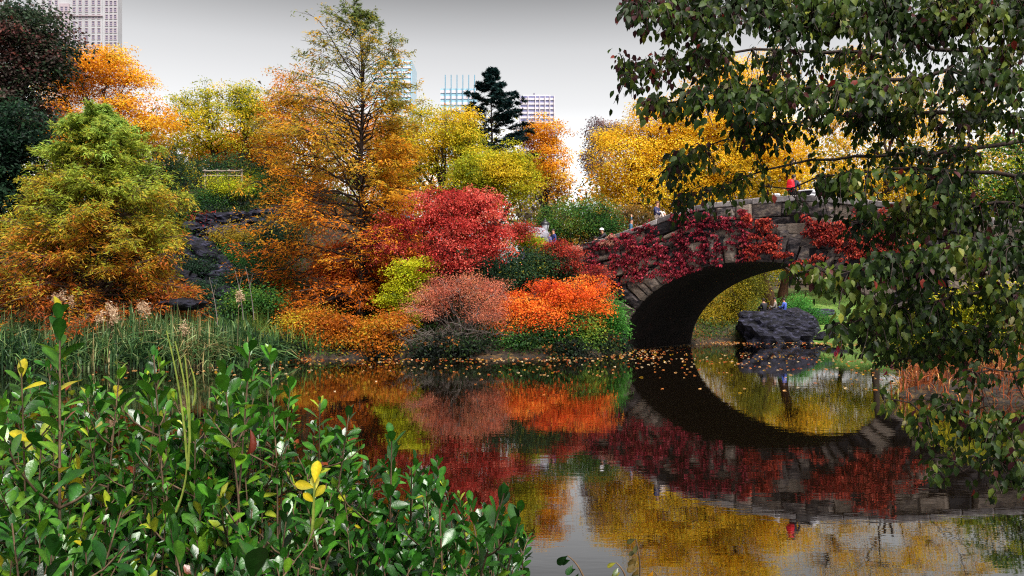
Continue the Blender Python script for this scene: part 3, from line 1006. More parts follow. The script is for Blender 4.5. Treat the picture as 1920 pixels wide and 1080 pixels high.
cypress('tall_cypress', 'tall amber cypress with a bare airy tip and dark straight trunk at the water edge', on_ground(678, 41), 15.0, tallprof, 230, 22, 24,
        [('a8560f', 1.0), ('c06a14', 1.4), ('c87e1a', 1.8), ('c89022', 2.0), ('b89628', 1.6), ('9a8a30', 1), ('7c7c30', .9), ('5c6a34', 1)], 42,
        dens=lambda h: np.interp(h, [0, .5, .62, .72, .85, 1], [.95, .88, .58, .30, .2, .3]), leaf=.19, trunk=.21, rise=.12, sag=.16, bark=M_BARKD, uprise=.75, fuzz=.13, tilt=.4, asym=.38, frontgap=.5)
broadleaf('broadleaf_tree', 'tall dark green tree with dull red upper foliage at the far left edge', 'tree', on_ground(-20, 42),
          [lob(10, 90, 95, 85, 42), lob(60, 60, 70, 60, 42), lob(-40, 220, 110, 110, 42), lob(40, 200, 50, 70, 42), lob(80, 130, 40, 40, 42)], 560, 40, .24, DKR, (.5, .25), .4, 12, 51, cscale=2.2)
broadleaf('broadleaf_tree', 'dense dark green tree hugging the left frame edge behind the cypress', 'tree', on_ground(-60, 39),
          [lob(-30, 380, 110, 130, 39), lob(10, 300, 60, 70, 39), lob(-20, 500, 90, 80, 39), lob(35, 250, 45, 50, 39)], 460, 40, .24, DKG, (.5, .25), .35, 10, 52)
broadleaf('maple_tree', 'orange gold maple rising above the green cypress in front of the tower', 'tree', on_ground(205, 52),
          [lob(165, 125, 65, 40, 52), lob(225, 125, 45, 38, 52), lob(255, 145, 30, 12, 52), lob(130, 170, 45, 40, 52), lob(280, 215, 42, 42, 52), lob(230, 210, 50, 45, 52), lob(110, 240, 55, 45, 52), lob(190, 265, 110, 45, 52), lob(60, 225, 20, 18, 52)],
          640, 50, .2, GOLD, (.5, .2), .28, 16, 53, thin=.35)
broadleaf('hilltop_tree', 'yellow green tree with open dark limbs on the hilltop beside the fence', 'tree', on_ground(410, 63),
          [lob(365, 235, 50, 50, 63), lob(400, 190, 46, 32, 63), lob(440, 235, 45, 50, 63), lob(345, 290, 40, 30, 63), lob(350, 200, 24, 24, 63)], 300, 38, .22, YGR, (.5, .22), .22, 12, 54, thin=.7)
broadleaf('hilltop_tree', 'thin sparse leaved tree leaning right of the hilltop fence', 'tree', on_ground(452, 64),
          [lob(470, 195, 40, 38, 64), lob(495, 225, 40, 40, 64), lob(440, 185, 22, 22, 64)], 170, 36, .22, YGR, (.5, .22), .16, 9, 155, thin=.5)
broadleaf('hilltop_tree', 'orange leaved tree glowing behind the hilltop fence', 'tree', on_ground(462, 67),
          [lob(450, 285, 50, 42, 67), lob(500, 290, 40, 40, 67), lob(395, 290, 30, 26, 67)], 260, 42, .24, ORA, (.5, .25), .2, 8, 56)
broadleaf('autumn_tree', 'amber tree with a reddish top filling in behind the tall cypress', 'tree', on_ground(590, 56),
          [lob(560, 170, 45, 40, 56), lob(540, 240, 60, 55, 56), lob(610, 230, 60, 60, 56), lob(720, 260, 60, 50, 56), lob(560, 320, 60, 50, 56)], 430, 42, .2,
          [('7a7420', 1), ('a87a20', 2), ('c87e1e', 2), ('d8901e', 2), ('b85a28', 1.2)], (.5, .22), .24, 14, 57, thin=.4)
broadleaf('yellow_tree', 'yellow green tree with dark twisting limbs above the red maple', 'tree', on_ground(848, 54),
          [lob(800, 245, 60, 45, 54), lob(850, 285, 60, 50, 54), lob(880, 240, 50, 40, 54), lob(770, 300, 50, 50, 54), lob(740, 330, 40, 40, 54)], 480, 44, .19, YGR[1:] + [('d8ac24', 2)], (.45, .2), .26, 14, 58, thin=.4)
broadleaf('yellow_tree', 'lime yellow spreading tree to the right of the red maple crown', 'tree', on_ground(930, 51),
          [lob(915, 322, 55, 44, 51), lob(960, 340, 46, 38, 51), lob(880, 340, 45, 32, 51), lob(955, 305, 32, 28, 51)], 420, 44, .18, YGR, (.42, .18), .2, 11, 59)
broadleaf('ginkgo_tree', 'orange yellow upright tree in front of the gridded office tower', 'tree', on_ground(1030, 72),
          [lob(1000, 255, 28, 28, 72), lob(1030, 245, 25, 25, 72), lob(1025, 300, 40, 35, 72), lob(1045, 345, 24, 30, 72), lob(990, 320, 30, 30, 72)], 330, 40, .24, GOLD, (.5, .28), .2, 12, 60, thin=.3)


def pineprof(h):
    return np.interp(h, [0, .2, .32, .45, .6, .75, .88, 1], [2.6, 3.1, 3.6, 3.6, 3.5, 3.0, 1.35, .1])


cypress('pine_tree', 'dark blue green pine with upswept tiers standing before the glass tower', on_ground(922, 70), 17.6, pineprof, 84, 15, 44,
        [('0c1e20', 1), ('12282a', 2), ('1a3434', 2), ('244038', 1)], 61, leaf=.3, trunk=.22, rise=.30, sag=.02, bark=M_BARKD, tw_len=.3, clump=.25, hmin=.46, uprise=.25, tiers=8, colh=False, matl=M_NEEDLE)
cypress('spruce_tree', 'small dark evergreen below the orange upright tree', on_ground(1026, 62), 5.6, lambda h: 1.6 * (1 - h) ** .7 + .1, 70, 14, 26,
        [('0e1c16', 1), ('16281c', 2), ('223622', 1)], 62, leaf=.2, trunk=.12, rise=.0, sag=.2, bark=M_BARKD, colh=False, matl=M_NEEDLE)
broadleaf('distant_tree', 'dull purple brown treetop beyond the left flank of the big yellow tree', 'tree', on_ground(1130, 95),
          [lob(1130, 250, 30, 26, 95), lob(1125, 295, 26, 40, 95)], 150, 40, .32, PUR, (.6, .4), .2, 6, 63)
broadleaf('yellow_tree', 'great bright yellow tree spreading behind the bridge', 'tree', on_ground(1290, 58),
          [lob(1180, 285, 70, 60, 58), lob(1230, 235, 60, 50, 58), lob(1310, 220, 80, 60, 58), lob(1400, 240, 80, 70, 58), lob(1290, 300, 100, 70, 58), lob(1400, 320, 90, 60, 58), lob(1220, 350, 90, 45, 58), lob(1340, 370, 90, 35, 58), lob(1150, 345, 30, 24, 58), lob(1470, 290, 60, 60, 58), lob(1340, 150, 46, 34, 58), lob(1420, 150, 60, 50, 58)],
          1450, 58, .2, YEL[1:] + [('f4c832', 2)], (.6, .28), .4, 26, 64, cscale=2.4)
broadleaf('yellow_tree', 'pale thin yellow tree glimpsed behind the hanging leaves right of the bridge crown', 'tree', on_ground(1640, 62),
          [lob(1590, 310, 70, 55, 62), lob(1680, 330, 80, 50, 62), lob(1640, 360, 90, 25, 62), lob(1760, 350, 60, 50, 62), lob(1560, 200, 80, 70, 62), lob(1680, 210, 80, 80, 62), lob(1800, 230, 90, 90, 62), lob(1620, 120, 60, 40, 62)], 760, 42, .2, YEL, (.5, .22), .25, 12, 65, thin=.5)
broadleaf('evergreen_thicket', 'rounded dark green thicket behind the low left end of the bridge', 'shrub', on_ground(1080, 53),
          [lob(1060, 415, 52, 36, 53), lob(1110, 405, 45, 32, 53), lob(1130, 425, 40, 24, 53), lob(1025, 430, 30, 26, 53)], 420, 44, .15, GRN[:4] + [('6a6a28', 1.0)], (.35, .2), .08, 12, 66, multi=True)
broadleaf('brown_shrub', 'brownish shrub between the green thicket and the big yellow tree', 'shrub', on_ground(1185, 54),
          [lob(1185, 405, 30, 18, 54), lob(1230, 410, 34, 18, 54)], 120, 36, .15, [('5a4a20', 1), ('7a5c34', 2), ('8a7a2c', 1)], (.3, .2), .05, 6, 67, multi=True)
broadleaf('japanese_maple', 'spreading scarlet maple in layered tiers above the shore shrubs, with several slim stems', 'tree', on_ground(815, 39.4, .1),
          [lob(830, 378, 70, 26, 39), lob(895, 372, 40, 22, 39), lob(775, 405, 50, 24, 38.8), lob(850, 420, 66, 20, 38.6), lob(925, 415, 46, 28, 39), lob(735, 445, 50, 22, 38.6), lob(965, 398, 34, 14, 39), lob(820, 455, 60, 18, 38.4), lob(905, 455, 50, 18, 38.6), lob(750, 482, 46, 16, 38.4), lob(850, 485, 46, 14, 38.2)],
          560, 62, .125, [('5a1416', 1.2)] + RED + [('b8502e', .5)], (.30, .07), .08, 15, 68, multi=True, droop=.55, cscale=.6, limbcurve=.1, thin=.75)
broadleaf('red_shrub', 'orange red shrub glowing low behind the tall cypress trunk', 'shrub', on_ground(715, 42),
          [lob(715, 480, 40, 40, 42), lob(700, 530, 40, 40, 42), lob(640, 500, 40, 60, 42)], 260, 44, .14, [('8a2c1c', 1), ('b8441e', 2), ('c8602a', 2), ('c87a28', 1)], (.35, .15), .06, 9, 69, multi=True)
broadleaf('salmon_shrub', 'salmon pink domed shrub with bare grey stems reaching to the water', 'shrub', on_ground(862, 37.6),
          [lob(860, 540, 68, 24, 37.2, 1.6), lob(810, 562, 46, 24, 37.0, 1.3), lob(915, 560, 42, 30, 37.0, 1.3), lob(785, 585, 34, 14, 36.8, 1), lob(905, 590, 44, 18, 36.8, 1), lob(880, 528, 24, 12, 37.4, .8), lob(835, 600, 20, 10, 36.6, .8), lob(930, 545, 22, 14, 37.2, .8)],
          470, 46, .1, SAL, (.2, .12), .028, 26, 70, multi=True, thin=.7, droop=.0, bark=M_GREYTWIG, tmpl=NARROW, twig=(.014, .008), cscale=.7)
broadleaf('orange_shrub', 'flame orange spreading shrub beside the foot of the bridge arch', 'shrub', on_ground(1055, 38.6),
          [lob(1060, 545, 66, 24, 38.4, 1.6), lob(1115, 540, 32, 20, 38.8, 1.2), lob(985, 560, 42, 20, 38, 1.2), lob(1000, 585, 60, 18, 37.6, 1.3), lob(1095, 570, 48, 16, 38.2, 1.2), lob(970, 612, 40, 12, 37.4, 1), lob(1020, 530, 26, 8, 38.4, .9), lob(1135, 528, 18, 12, 38.8, .7), lob(1030, 600, 30, 8, 37.4, .8), lob(1100, 600, 26, 8, 38, .8)],
          480, 46, .12, OSH, (.3, .07), .04, 16, 71, multi=True, droop=.4, cscale=.8, thin=.4)
broadleaf('green_shrub', 'leafy green skirt of shrubs under the orange shrub at the waterline', 'shrub', on_ground(1030, 38),
          [lob(1020, 625, 80, 26, 37.4, 1.2), lob(1080, 610, 50, 26, 38, 1.2), lob(960, 635, 40, 18, 37, 1), lob(1095, 640, 40, 16, 38.4, 1)], 300, 36, .13, GRN, (.3, .2), .03, 12, 72, multi=True)
broadleaf('green_shrub', 'bright green bush tight against the left foot of the arch', 'shrub', on_ground(1138, 39.6),
          [lob(1138, 590, 26, 34, 39.6, 1), lob(1150, 615, 14, 20, 39.6, .8)], 130, 34, .14, [('1e4418', 1), ('2c6422', 2), ('4a8230', 2)], (.25, .15), .03, 7, 73, multi=True)
broadleaf('lime_shrub', 'lime yellow layered sapling left of the salmon shrub', 'shrub', on_ground(765, 38.4),
          [lob(750, 500, 12, 10, 38), lob(795, 492, 24, 8, 38), lob(770, 515, 34, 7, 38), lob(755, 535, 34, 8, 38), lob(745, 560, 30, 14, 38), lob(760, 590, 22, 20, 38)],
          190, 40, .13, LIME, (.24, .06), .04, 9, 74, multi=True, droop=.2)
broadleaf('yellow_shrub', 'low yellow and amber shrub hanging over the water below the cypress', 'shrub', on_ground(725, 36.7),
          [lob(735, 605, 34, 20, 36.4, 1), lob(705, 625, 38, 22, 36.2, 1), lob(720, 650, 24, 16, 36, .8), lob(650, 620, 50, 30, 36.6, 1.1), lob(580, 610, 46, 34, 36.6, 1.1), lob(620, 640, 40, 16, 36.2, .9)],
          420, 42, .14, [('985010', 2), ('b06818', 2.2), ('a88020', 1.6), ('b8a828', .7)], (.3, .12), .035, 14, 75, multi=True, cscale=.9)
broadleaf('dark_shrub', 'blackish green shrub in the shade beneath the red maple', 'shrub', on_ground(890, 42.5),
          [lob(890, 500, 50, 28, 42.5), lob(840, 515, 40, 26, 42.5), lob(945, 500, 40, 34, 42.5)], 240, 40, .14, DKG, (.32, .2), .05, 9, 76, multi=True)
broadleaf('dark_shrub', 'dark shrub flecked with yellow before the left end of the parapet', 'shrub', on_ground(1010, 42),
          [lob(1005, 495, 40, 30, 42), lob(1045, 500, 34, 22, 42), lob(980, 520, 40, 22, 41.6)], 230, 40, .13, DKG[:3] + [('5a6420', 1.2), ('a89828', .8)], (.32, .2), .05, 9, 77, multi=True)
broadleaf('yellow_shrub', 'small yellow green bush beside the pale boulder near the lamp', 'shrub', on_ground(1005, 43.4),
          [lob(1000, 460, 26, 14, 43.4), lob(985, 450, 16, 10, 43.4), lob(1020, 470, 20, 10, 43.4)], 110, 38, .12, LIME + [('d89a28', 1)], (.22, .12), .03, 6, 78, multi=True)
broadleaf('red_shrub', 'scarlet sprays spilling over the low left end of the bridge parapet', 'shrub', on_ground(1050, 42.4),
          [lob(1045, 462, 26, 9, 42.2), lob(1060, 478, 30, 10, 42.0), lob(1068, 498, 24, 10, 41.8), lob(1120, 512, 26, 10, 40.6), lob(975, 430, 22, 16, 42.4)], 150, 38, .12, IVYO, (.22, .08), .03, 8, 79, multi=True)
# under and beyond the arch
broadleaf('yellow_shrub', 'olive yellow bush filling the view under the arch left of the dark boulder', 'shrub', on_ground(1352, 55),
          [lob(1365, 572, 46, 38, 55), lob(1392, 545, 40, 34, 55), lob(1330, 600, 40, 24, 54), lob(1400, 520, 30, 20, 55.5), lob(1420, 500, 30, 14, 56)], 420, 44, .15, [('5a5c14', 1), ('7c7418', 2), ('98841c', 2), ('a8781c', 1)], (.34, .2), .06, 10, 80, multi=True)
broadleaf('green_shrub', 'bright green bush just right of the people on the dark boulder', 'shrub', on_ground(1500, 56),
          [lob(1498, 572, 22, 20, 56), lob(1520, 585, 26, 12, 55.5), lob(1550, 600, 30, 10, 55)], 150, 40, .13, [('1e4a18', 1), ('34702a', 2), ('52923a', 2)], (.28, .16), .04, 7, 81, multi=True)
broadleaf('broadleaf_tree', 'green and yellow tree closing the view on the lawn beyond the arch', 'tree', on_ground(1580, 72),
          [lob(1560, 470, 90, 50, 72), lob(1660, 450, 90, 60, 72), lob(1480, 480, 60, 40, 72), lob(1600, 515, 60, 26, 72), lob(1440, 490, 60, 40, 71), lob(1400, 530, 50, 30, 71)], 520, 40, .22, YGR + [('3a5022', 2)], (.5, .3), .25, 10, 82)
broadleaf('broadleaf_tree', 'tall green tree behind the right end of the bridge', 'tree', on_ground(1840, 40),
          [lob(1830, 420, 100, 90, 40), lob(1900, 330, 80, 80, 40), lob(1800, 500, 90, 60, 40), lob(1900, 520, 80, 80, 40)], 380, 42, .19, GRN + YGR[1:3], (.45, .25), .3, 12, 83)
broadleaf('bank_shrub', 'yellow green shrubs massed on the right bank behind the drooping branch', 'shrub', on_ground(1800, 29),
          [lob(1800, 600, 70, 50, 29), lob(1870, 590, 70, 60, 28), lob(1740, 640, 40, 40, 28.5), lob(1850, 660, 70, 36, 26)], 420, 42, .13, YGR[:4] + GRN[1:4], (.3, .18), .05, 12, 84, multi=True)


def old_trunk(name, label, base, path_px, d, r0, r1, crown):
    b = np.array(base)
    t = thing(name, label, 'tree', b)
    P = np.array([W(x, y, d) for x, y in path_px]) - b
    P[0, 2] = -.3
    g = Geo(); tubes(g, bez(P[0], P[1], P[2], 9), np.linspace(r0, r1, 9) * (1 + .12 * np.sin(np.arange(9) * 2)), 10)
    g.build('trunk', M_BARKR, t, True)
    rng = np.random.default_rng(int(path_px[0][0]))
    sp = sample_lobes([lob(*c) for c in crown], 140, rng) - b
    g = Geo()
    TP = bez(np.broadcast_to(P[2], sp.shape), (P[2] + sp) / 2 + np.array([0, 0, .4]), sp, 5)
    tubes(g, TP, np.broadcast_to(np.linspace(.05, .01, 5), (140, 5)), 4)
    g.build('limb', M_BARKR, t, True)
    n = 140 * 40
    k = np.repeat(np.arange(140), 40)
    pos = sp[k] + rng.normal(0, .35, (n, 3))
    g = Geo(); place(g, TRILEAF, pos, rng.normal(0, 1, (n, 3)), rng.normal(0, .6, (n, 3)) + np.array([0, -.2, 1]), rng.uniform(.1, .2, n), pick(YEL, rng.random(n)))
    g.build('crown', M_LEAF, t)


old_trunk('old_tree', 'stout leaning brown trunk behind the people on the boulder', on_ground(1452, 57), [(1452, 585), (1440, 550), (1420, 500)], 57, .5, .36, [(1400, 470, 60, 40, 57), (1330, 470, 50, 40, 57)])
old_trunk('old_tree', 'straighter brown trunk just right of the leaning one beyond the arch', on_ground(1462, 58.5), [(1462, 585), (1466, 550), (1478, 500)], 58.5, .36, .28, [(1500, 470, 60, 40, 58.5)])
rock('boulder', 'big dark blue grey boulder at the water beyond the arch with three people on top', W(1462, 628, 51.3), (2.25, 1.7, 1.32), 5, M_ROCK, 4, 'boulder')
rock('boulder', 'small flat grey stone on the lawn edge right of the big dark boulder', W(1575, 628, 50.5), (1.3, .6, .3), 6, M_ROCK, 3, 'boulder')
rock('boulder', 'mossy slab on the lawn up from the big boulder', W(1535, 588, 58), (1.1, .6, .35), 7, M_ROCK, 3, 'boulder')
rock('boulder', 'pale grey rounded boulder beside the lamp post at the bridge end', W(1000, 447, 44.6), (.85, .6, .62), 8, M_PALEROCK, 3, 'boulder')
rock('shore_rock', 'long low purple grey rock at the waterline below the yellow shrub', W(660, 664, 36.3), (1.0, .45, .32), 9, M_ROCK, 3, 'rock')
rock('shore_rock', 'small round stone at the waterline left of the long low rock', W(578, 667, 36), (.24, .2, .2), 10, M_ROCK, 2, 'rock')
rock('shore_rock', 'flat blue grey slab lying behind the reeds', W(335, 572, 33.2), (.85, .6, .22), 11, M_ROCK, 3, 'rock')
rock('shore_rock', 'dark wet block at the left foot of the arch', W(1155, 640, 40.4), (.5, .5, .7), 12, M_ROCK, 3, 'rock')

# ------------------------------------------------------------------ the rocky hillside on the left
HILL = [(440, 405, 50.5, 2.0, .9, 1.0, 'violet grey rock face high on the slope under the fence'),
        (500, 400, 51, 1.1, .9, 1.0, 'broken ledge right of the violet rock face'),
        (385, 470, 46.5, 1.7, .9, 1.2, 'broad dark blue rock shoulder halfway up the slope'),
        (425, 510, 44.5, 1.3, .9, .9, 'cracked dark rock near the middle of the slope'),
        (350, 430, 49, 1.1, .8, .7, 'low rock at the left of the slope beside the cypress'),
        (470, 460, 47.5, 1.3, .8, .8, 'shadowed rock among shrubs right of mid slope'),
        (400, 550, 40.5, 1.5, .9, .7, 'dark rock at the foot of the slope behind the reeds'),
        (330, 520, 43, 1.2, .8, .8, 'dark rock low on the slope behind the cypress skirt')]
for i, (px, py, d, a, b, c, lb_) in enumerate(HILL):
    p = on_ground(px, d)
    p[2] = max(p[2] - .1, W(px, py, d)[2] - c * .6)
    rock('hillside_rock', lb_, p, (a * .85, b, c * .8), 20 + i, M_ROCK, 4, 'rock', .42)
UND = [(345, 335, 58, 34, 26, YGR, 'yellow green bush left of the hilltop fence'), (470, 345, 57, 36, 24, LIME, 'bright lime bush under the right end of the hilltop fence'),
       (425, 348, 54.6, 40, 18, LIME + [('e0a028', 1.5)], 'small gold tipped bush on the fence rails'), (390, 375, 54.5, 40, 22, GRN, 'green shrub below the middle of the fence'),
       (330, 385, 53, 36, 28, GRN, 'green bush at the upper left of the slope'), (505, 350, 55, 30, 34, GRN, 'dark green bush right of the slope under the amber cypress'),
       (440, 440, 48.5, 40, 16, [('6a5a1c', 1), ('98801f', 2), ('a8601e', 1)], 'amber weeds between the two big hillside rocks'), (390, 415, 51, 18, 8, RED, 'small red plant on the hillside rocks'),
       (430, 480, 46.5, 34, 18, GRN, 'green shrub beneath the amber weeds on the slope'), (360, 500, 44.5, 34, 18, DKG, 'dark shrub on the lower left of the slope'),
       (450, 525, 42.5, 44, 24, DKG, 'dark shrub low on the slope near the amber branches'), (490, 490, 45, 34, 36, GRN[:3], 'shaded green shrub hidden under the right hand amber branches'),
       (330, 455, 47, 28, 30, GRN, 'green shrub beside the cypress half way up the slope'), (470, 560, 38, 46, 16, GRN[1:], 'fresh green plants above the right end of the reeds'),
       (370, 548, 40, 30, 14, DKG[:3] + [('6a2a2c', .8)], 'dark red flecked plant at the foot of the slope'), (300, 300, 57, 40, 40, DKG + GRN[:2], 'dark green bush behind the top of the green cypress'),
       (520, 440, 47, 40, 40, DKG, 'deep green shrub seen through the amber cypress branches')]
for i, (px, py, d, rx, ry, pal, lb_) in enumerate(UND):
    broadleaf('hillside_shrub', lb_, 'shrub', on_ground(px, d), [lob(px, py, rx, ry, d), lob(px + rx * .6, py + ry * .3, rx * .6, ry * .6, d - .4)], int(40 + rx * ry / 11), 34, .14, pal, (.32, .2), .03, 6, 100 + i, multi=True)

# rustic rail fence on the hilltop
M_RAIL = noise_mat('weathered_rail', ['4a443e', '7a7066', '9a9084'], 8, .85, .3, stretch=(.4, 3, 3))
p0, p1 = W(384, 570, 55.2), W(452, 570, 55.2)
fz = W(384, 319, 55.2)[2] - 1.05
t = thing('rail_fence', 'pale rustic rail fence on top of the rocky slope', 'fence', (p0[0], 55.2, fz))
for k in range(4):
    g = Geo(); xx = (p1[0] - p0[0]) * k / 3 + .03 * (k % 2)
    tubes(g, np.array([[xx, 0, -2.4], [xx + .02, 0, .4], [xx, .01, 1.12]]), np.array([.075, .07, .062]), 7); g.build('post', M_RAIL, t, True)
for k in range(3):
    for zz_, dz in ((.62, .05), (1.0, -.04)):
        g = Geo(); xa, xb = (p1[0] - p0[0]) * k / 3 - .1, (p1[0] - p0[0]) * (k + 1) / 3 + .1
        tubes(g, np.array([[xa, -.1, zz_], [(xa + xb) / 2, -.1, zz_ + dz], [xb, -.1, zz_ + .02]]), np.array([.05, .055, .045]), 6); g.build('rail', M_RAIL, t, True)

# undergrowth and far woods: masses nobody could count
n = 7600
ux = RNG.uniform(-34, 34, n * 4); uy = RNG.uniform(28, 66, n * 4)
sh = shore(ux, uy)
bl = (ux - B0[0]) * BU[0] + (uy - B0[1]) * BU[1]; bt = (ux - B0[0]) * BV[0] + (uy - B0[1]) * BV[1]
lawn = (ux > 14) & (uy > 47)
keep = (sh > -.05) & ((sh < 1.6) | (RNG.random(n * 4) < .6)) & ~((bl > -8) & (bl < 22) & (bt > -.3) & (bt < BW + .3)) & (~lawn | (RNG.random(n * 4) < .25)) & ((ux < 14) | (uy > 37) | (ux > 17))
ux, uy, lawn = ux[keep][:n], uy[keep][:n], lawn[keep][:n]
uz = ground_z(ux, uy)
c = np.stack([ux, uy, uz + .12], 1)
k = np.repeat(np.arange(len(c)), 22)
pos = c[k] + np.abs(RNG.normal(0, 1, (len(k), 3))) * np.array([1, 1, 1]) * np.array([.3, .3, .2]) * np.sign(RNG.normal(size=(len(k), 3)) + np.array([0, 0, 5]))
uu = np.clip(.5 + .45 * vnoise(c, 71, 4.0) + RNG.normal(0, .15, len(c)), 0, .999)
colu = pick([('1a2a16', 2), ('26401e', 2), ('3a5222', 1.5), ('5a6424', 1), ('7a5a22', .6), ('8a4a1e', .5)], uu)
colu[lawn] = pick([('2e5a20', 1), ('4a7a2c', 2), ('6a8a34', 1)], RNG.random(lawn.sum()))
colu = colu[k] * np.exp(RNG.normal(0, .22, (len(k), 1)))
g = Geo(); place(g, TRILEAF, pos, RNG.normal(0, 1, pos.shape) + np.array([0, 0, .5]), RNG.normal(0, .5, pos.shape) + np.array([0, -.3, 1]), RNG.uniform(.09, .2, len(k)) * np.where(lawn[k], .7, 1), colu)
tag(g.build('undergrowth', M_LEAF), kind='stuff')

n = 5200
fy = RNG.uniform(82, 135, n); fx = RNG.uniform(-.95, .95, n) * fy
gapw = np.abs(fx / fy * F + 960 - 1085) < 75
fh = np.interp(fx / fy * F + 960, [-400, 300, 560, 720, 1000, 1050, 1085, 1120, 1200, 1500, 2400], [14, 17, 18, 18, 15, 11, 8.5, 11, 14, 16, 15]) * RNG.uniform(.3, 1.05, n)
c = np.stack([fx, fy, 4 + fh], 1)
k = np.repeat(np.arange(n), 30)
pos = c[k] + np.clip(RNG.normal(0, 1, (len(k), 3)), -1.7, 1.7) * np.array([1.5, 1.5, 1.0])
uu = np.clip(.5 + .5 * vnoise(c, 72, 9.0) + RNG.normal(0, .12, n), 0, .999)
colu = pick([('4a4030', 1), ('6a6224', 1.5), ('8a8424', 1.5), ('b88a28', 1.5), ('c87e2a', 1), ('8a5040', .8)], uu)[k] * np.exp(RNG.normal(0, .2, (len(k), 1)))
g = Geo(); place(g, TRILEAF, pos, RNG.normal(0, 1, pos.shape), RNG.normal(0, .6, pos.shape) + np.array([0, -.2, 1]), RNG.uniform(.35, .75, len(k)), colu)
tag(g.build('far_wood', M_LEAF), kind='stuff')

n = 1500
ux = RNG.uniform(-11, 7, n * 8); uy = RNG.uniform(33, 43, n * 8)
sh = shore(ux, uy)
bl = (ux - B0[0]) * BU[0] + (uy - B0[1]) * BU[1]; bt = (ux - B0[0]) * BV[0] + (uy - B0[1]) * BV[1]
kk = (sh > -.05) & (sh < .55) & ~((bl > -.3) & (bt > -.3))
ux, uy = ux[kk][:n], uy[kk][:n]
q = np.stack([ux, uy, 0 * ux], 1)
kk = vnoise(q, 183, .9) > -.12
ux, uy, q = ux[kk], uy[kk], q[kk]
c = np.stack([ux, uy, ground_z(ux, uy) + RNG.uniform(-.15, .25, len(ux)) + .45 * np.clip(vnoise(q, 184, .5), 0, 1)], 1)
k = np.repeat(np.arange(len(c)), 26)
pos = c[k] + RNG.normal(0, 1, (len(k), 3)) * np.array([.25, .2, .14]) + np.array([0, -.15, 0])
pos[:, 2] = np.maximum(pos[:, 2], .03)
uu = np.clip(.5 + .4 * vnoise(c, 181, 1.5) + RNG.normal(0, .2, len(c)), 0, .999)
colu = pick([('0a100c', 2.5), ('121c14', 2.5), ('20321c', 2), ('3a4a1f', 1), ('7a4a1e', .7), ('a0602a', .4)], uu)[k] * np.exp(RNG.normal(0, .25, (len(k), 1)))  # near-black leaves: shadow below the bank shrubs put into their colour
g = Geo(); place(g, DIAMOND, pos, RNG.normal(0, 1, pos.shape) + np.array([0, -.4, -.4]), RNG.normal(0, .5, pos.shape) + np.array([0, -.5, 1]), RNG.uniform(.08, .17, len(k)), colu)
tag(g.build('shade_dark_undergrowth', M_LEAF), kind='stuff')
n = 1500
ux = RNG.uniform(-28, -12, n * 3); uy = RNG.uniform(36, 60, n * 3)
kk = np.abs(ux / uy * F + 960 - 410) < 150
ux, uy = ux[kk][:n], uy[kk][:n]
c = np.stack([ux, uy, ground_z(ux, uy) + RNG.uniform(.1, 1.1, len(ux))], 1)
k = np.repeat(np.arange(len(c)), 26)
pos = c[k] + RNG.normal(0, 1, (len(k), 3)) * np.array([.28, .28, .16])
uu = np.clip(.5 + .4 * vnoise(c, 171, 2.0) + RNG.normal(0, .2, len(c)), 0, .999)
colu = pick([('14241c', 2), ('1e3826', 2), ('30502a', 2), ('4e6426', 1.2), ('7e7a26', .9), ('8a5226', .5), ('5a2428', .3)], uu)[k] * np.exp(RNG.normal(0, .25, (len(k), 1)))
g = Geo(); place(g, DIAMOND, pos, RNG.normal(0, 1, pos.shape) + np.array([0, -.2, .2]), RNG.normal(0, .5, pos.shape) + np.array([0, -.4, 1]), RNG.uniform(.09, .19, len(k)), colu)
tag(g.build('hillside_undergrowth', M_LEAF), kind='stuff')

# ------------------------------------------------------------------ people
def cloth_material():
    m, t, p = mat('cloth_and_skin')
    at = N(t, 'ShaderNodeAttribute'); at.attribute_name = 'Col'
    no = N(t, 'ShaderNodeTexNoise', Scale=30.0, Detail=3.0)
    mx = N(t, 'ShaderNodeMixRGB', blend_type='MULTIPLY'); mx.inputs[0].default_value = .3
    L(t, at.outputs['Color'], mx.inputs[1]); L(t, no.outputs['Fac'], mx.inputs[2]); L(t, mx.outputs[0], p.inputs['Base Color'])
    p.inputs['Roughness'].default_value = .8
    return m


M_CLOTH = cloth_material()
M_HAIR = flat('dark_hair', '1c1410', .6)
M_HAIRB = flat('brown_hair', '5a3824', .6)
M_FACE = flat('facial_features', '3a1c18', .6)
M_RED = flat('red_nylon', 'd01428', .5)
M_BLACK = flat('black_fabric', '101014', .7)
M_WHITECLOTH = flat('white_cloth', 'd8d8e0', .8)
M_BLUE = flat('blue_denim', '34468a', .8)

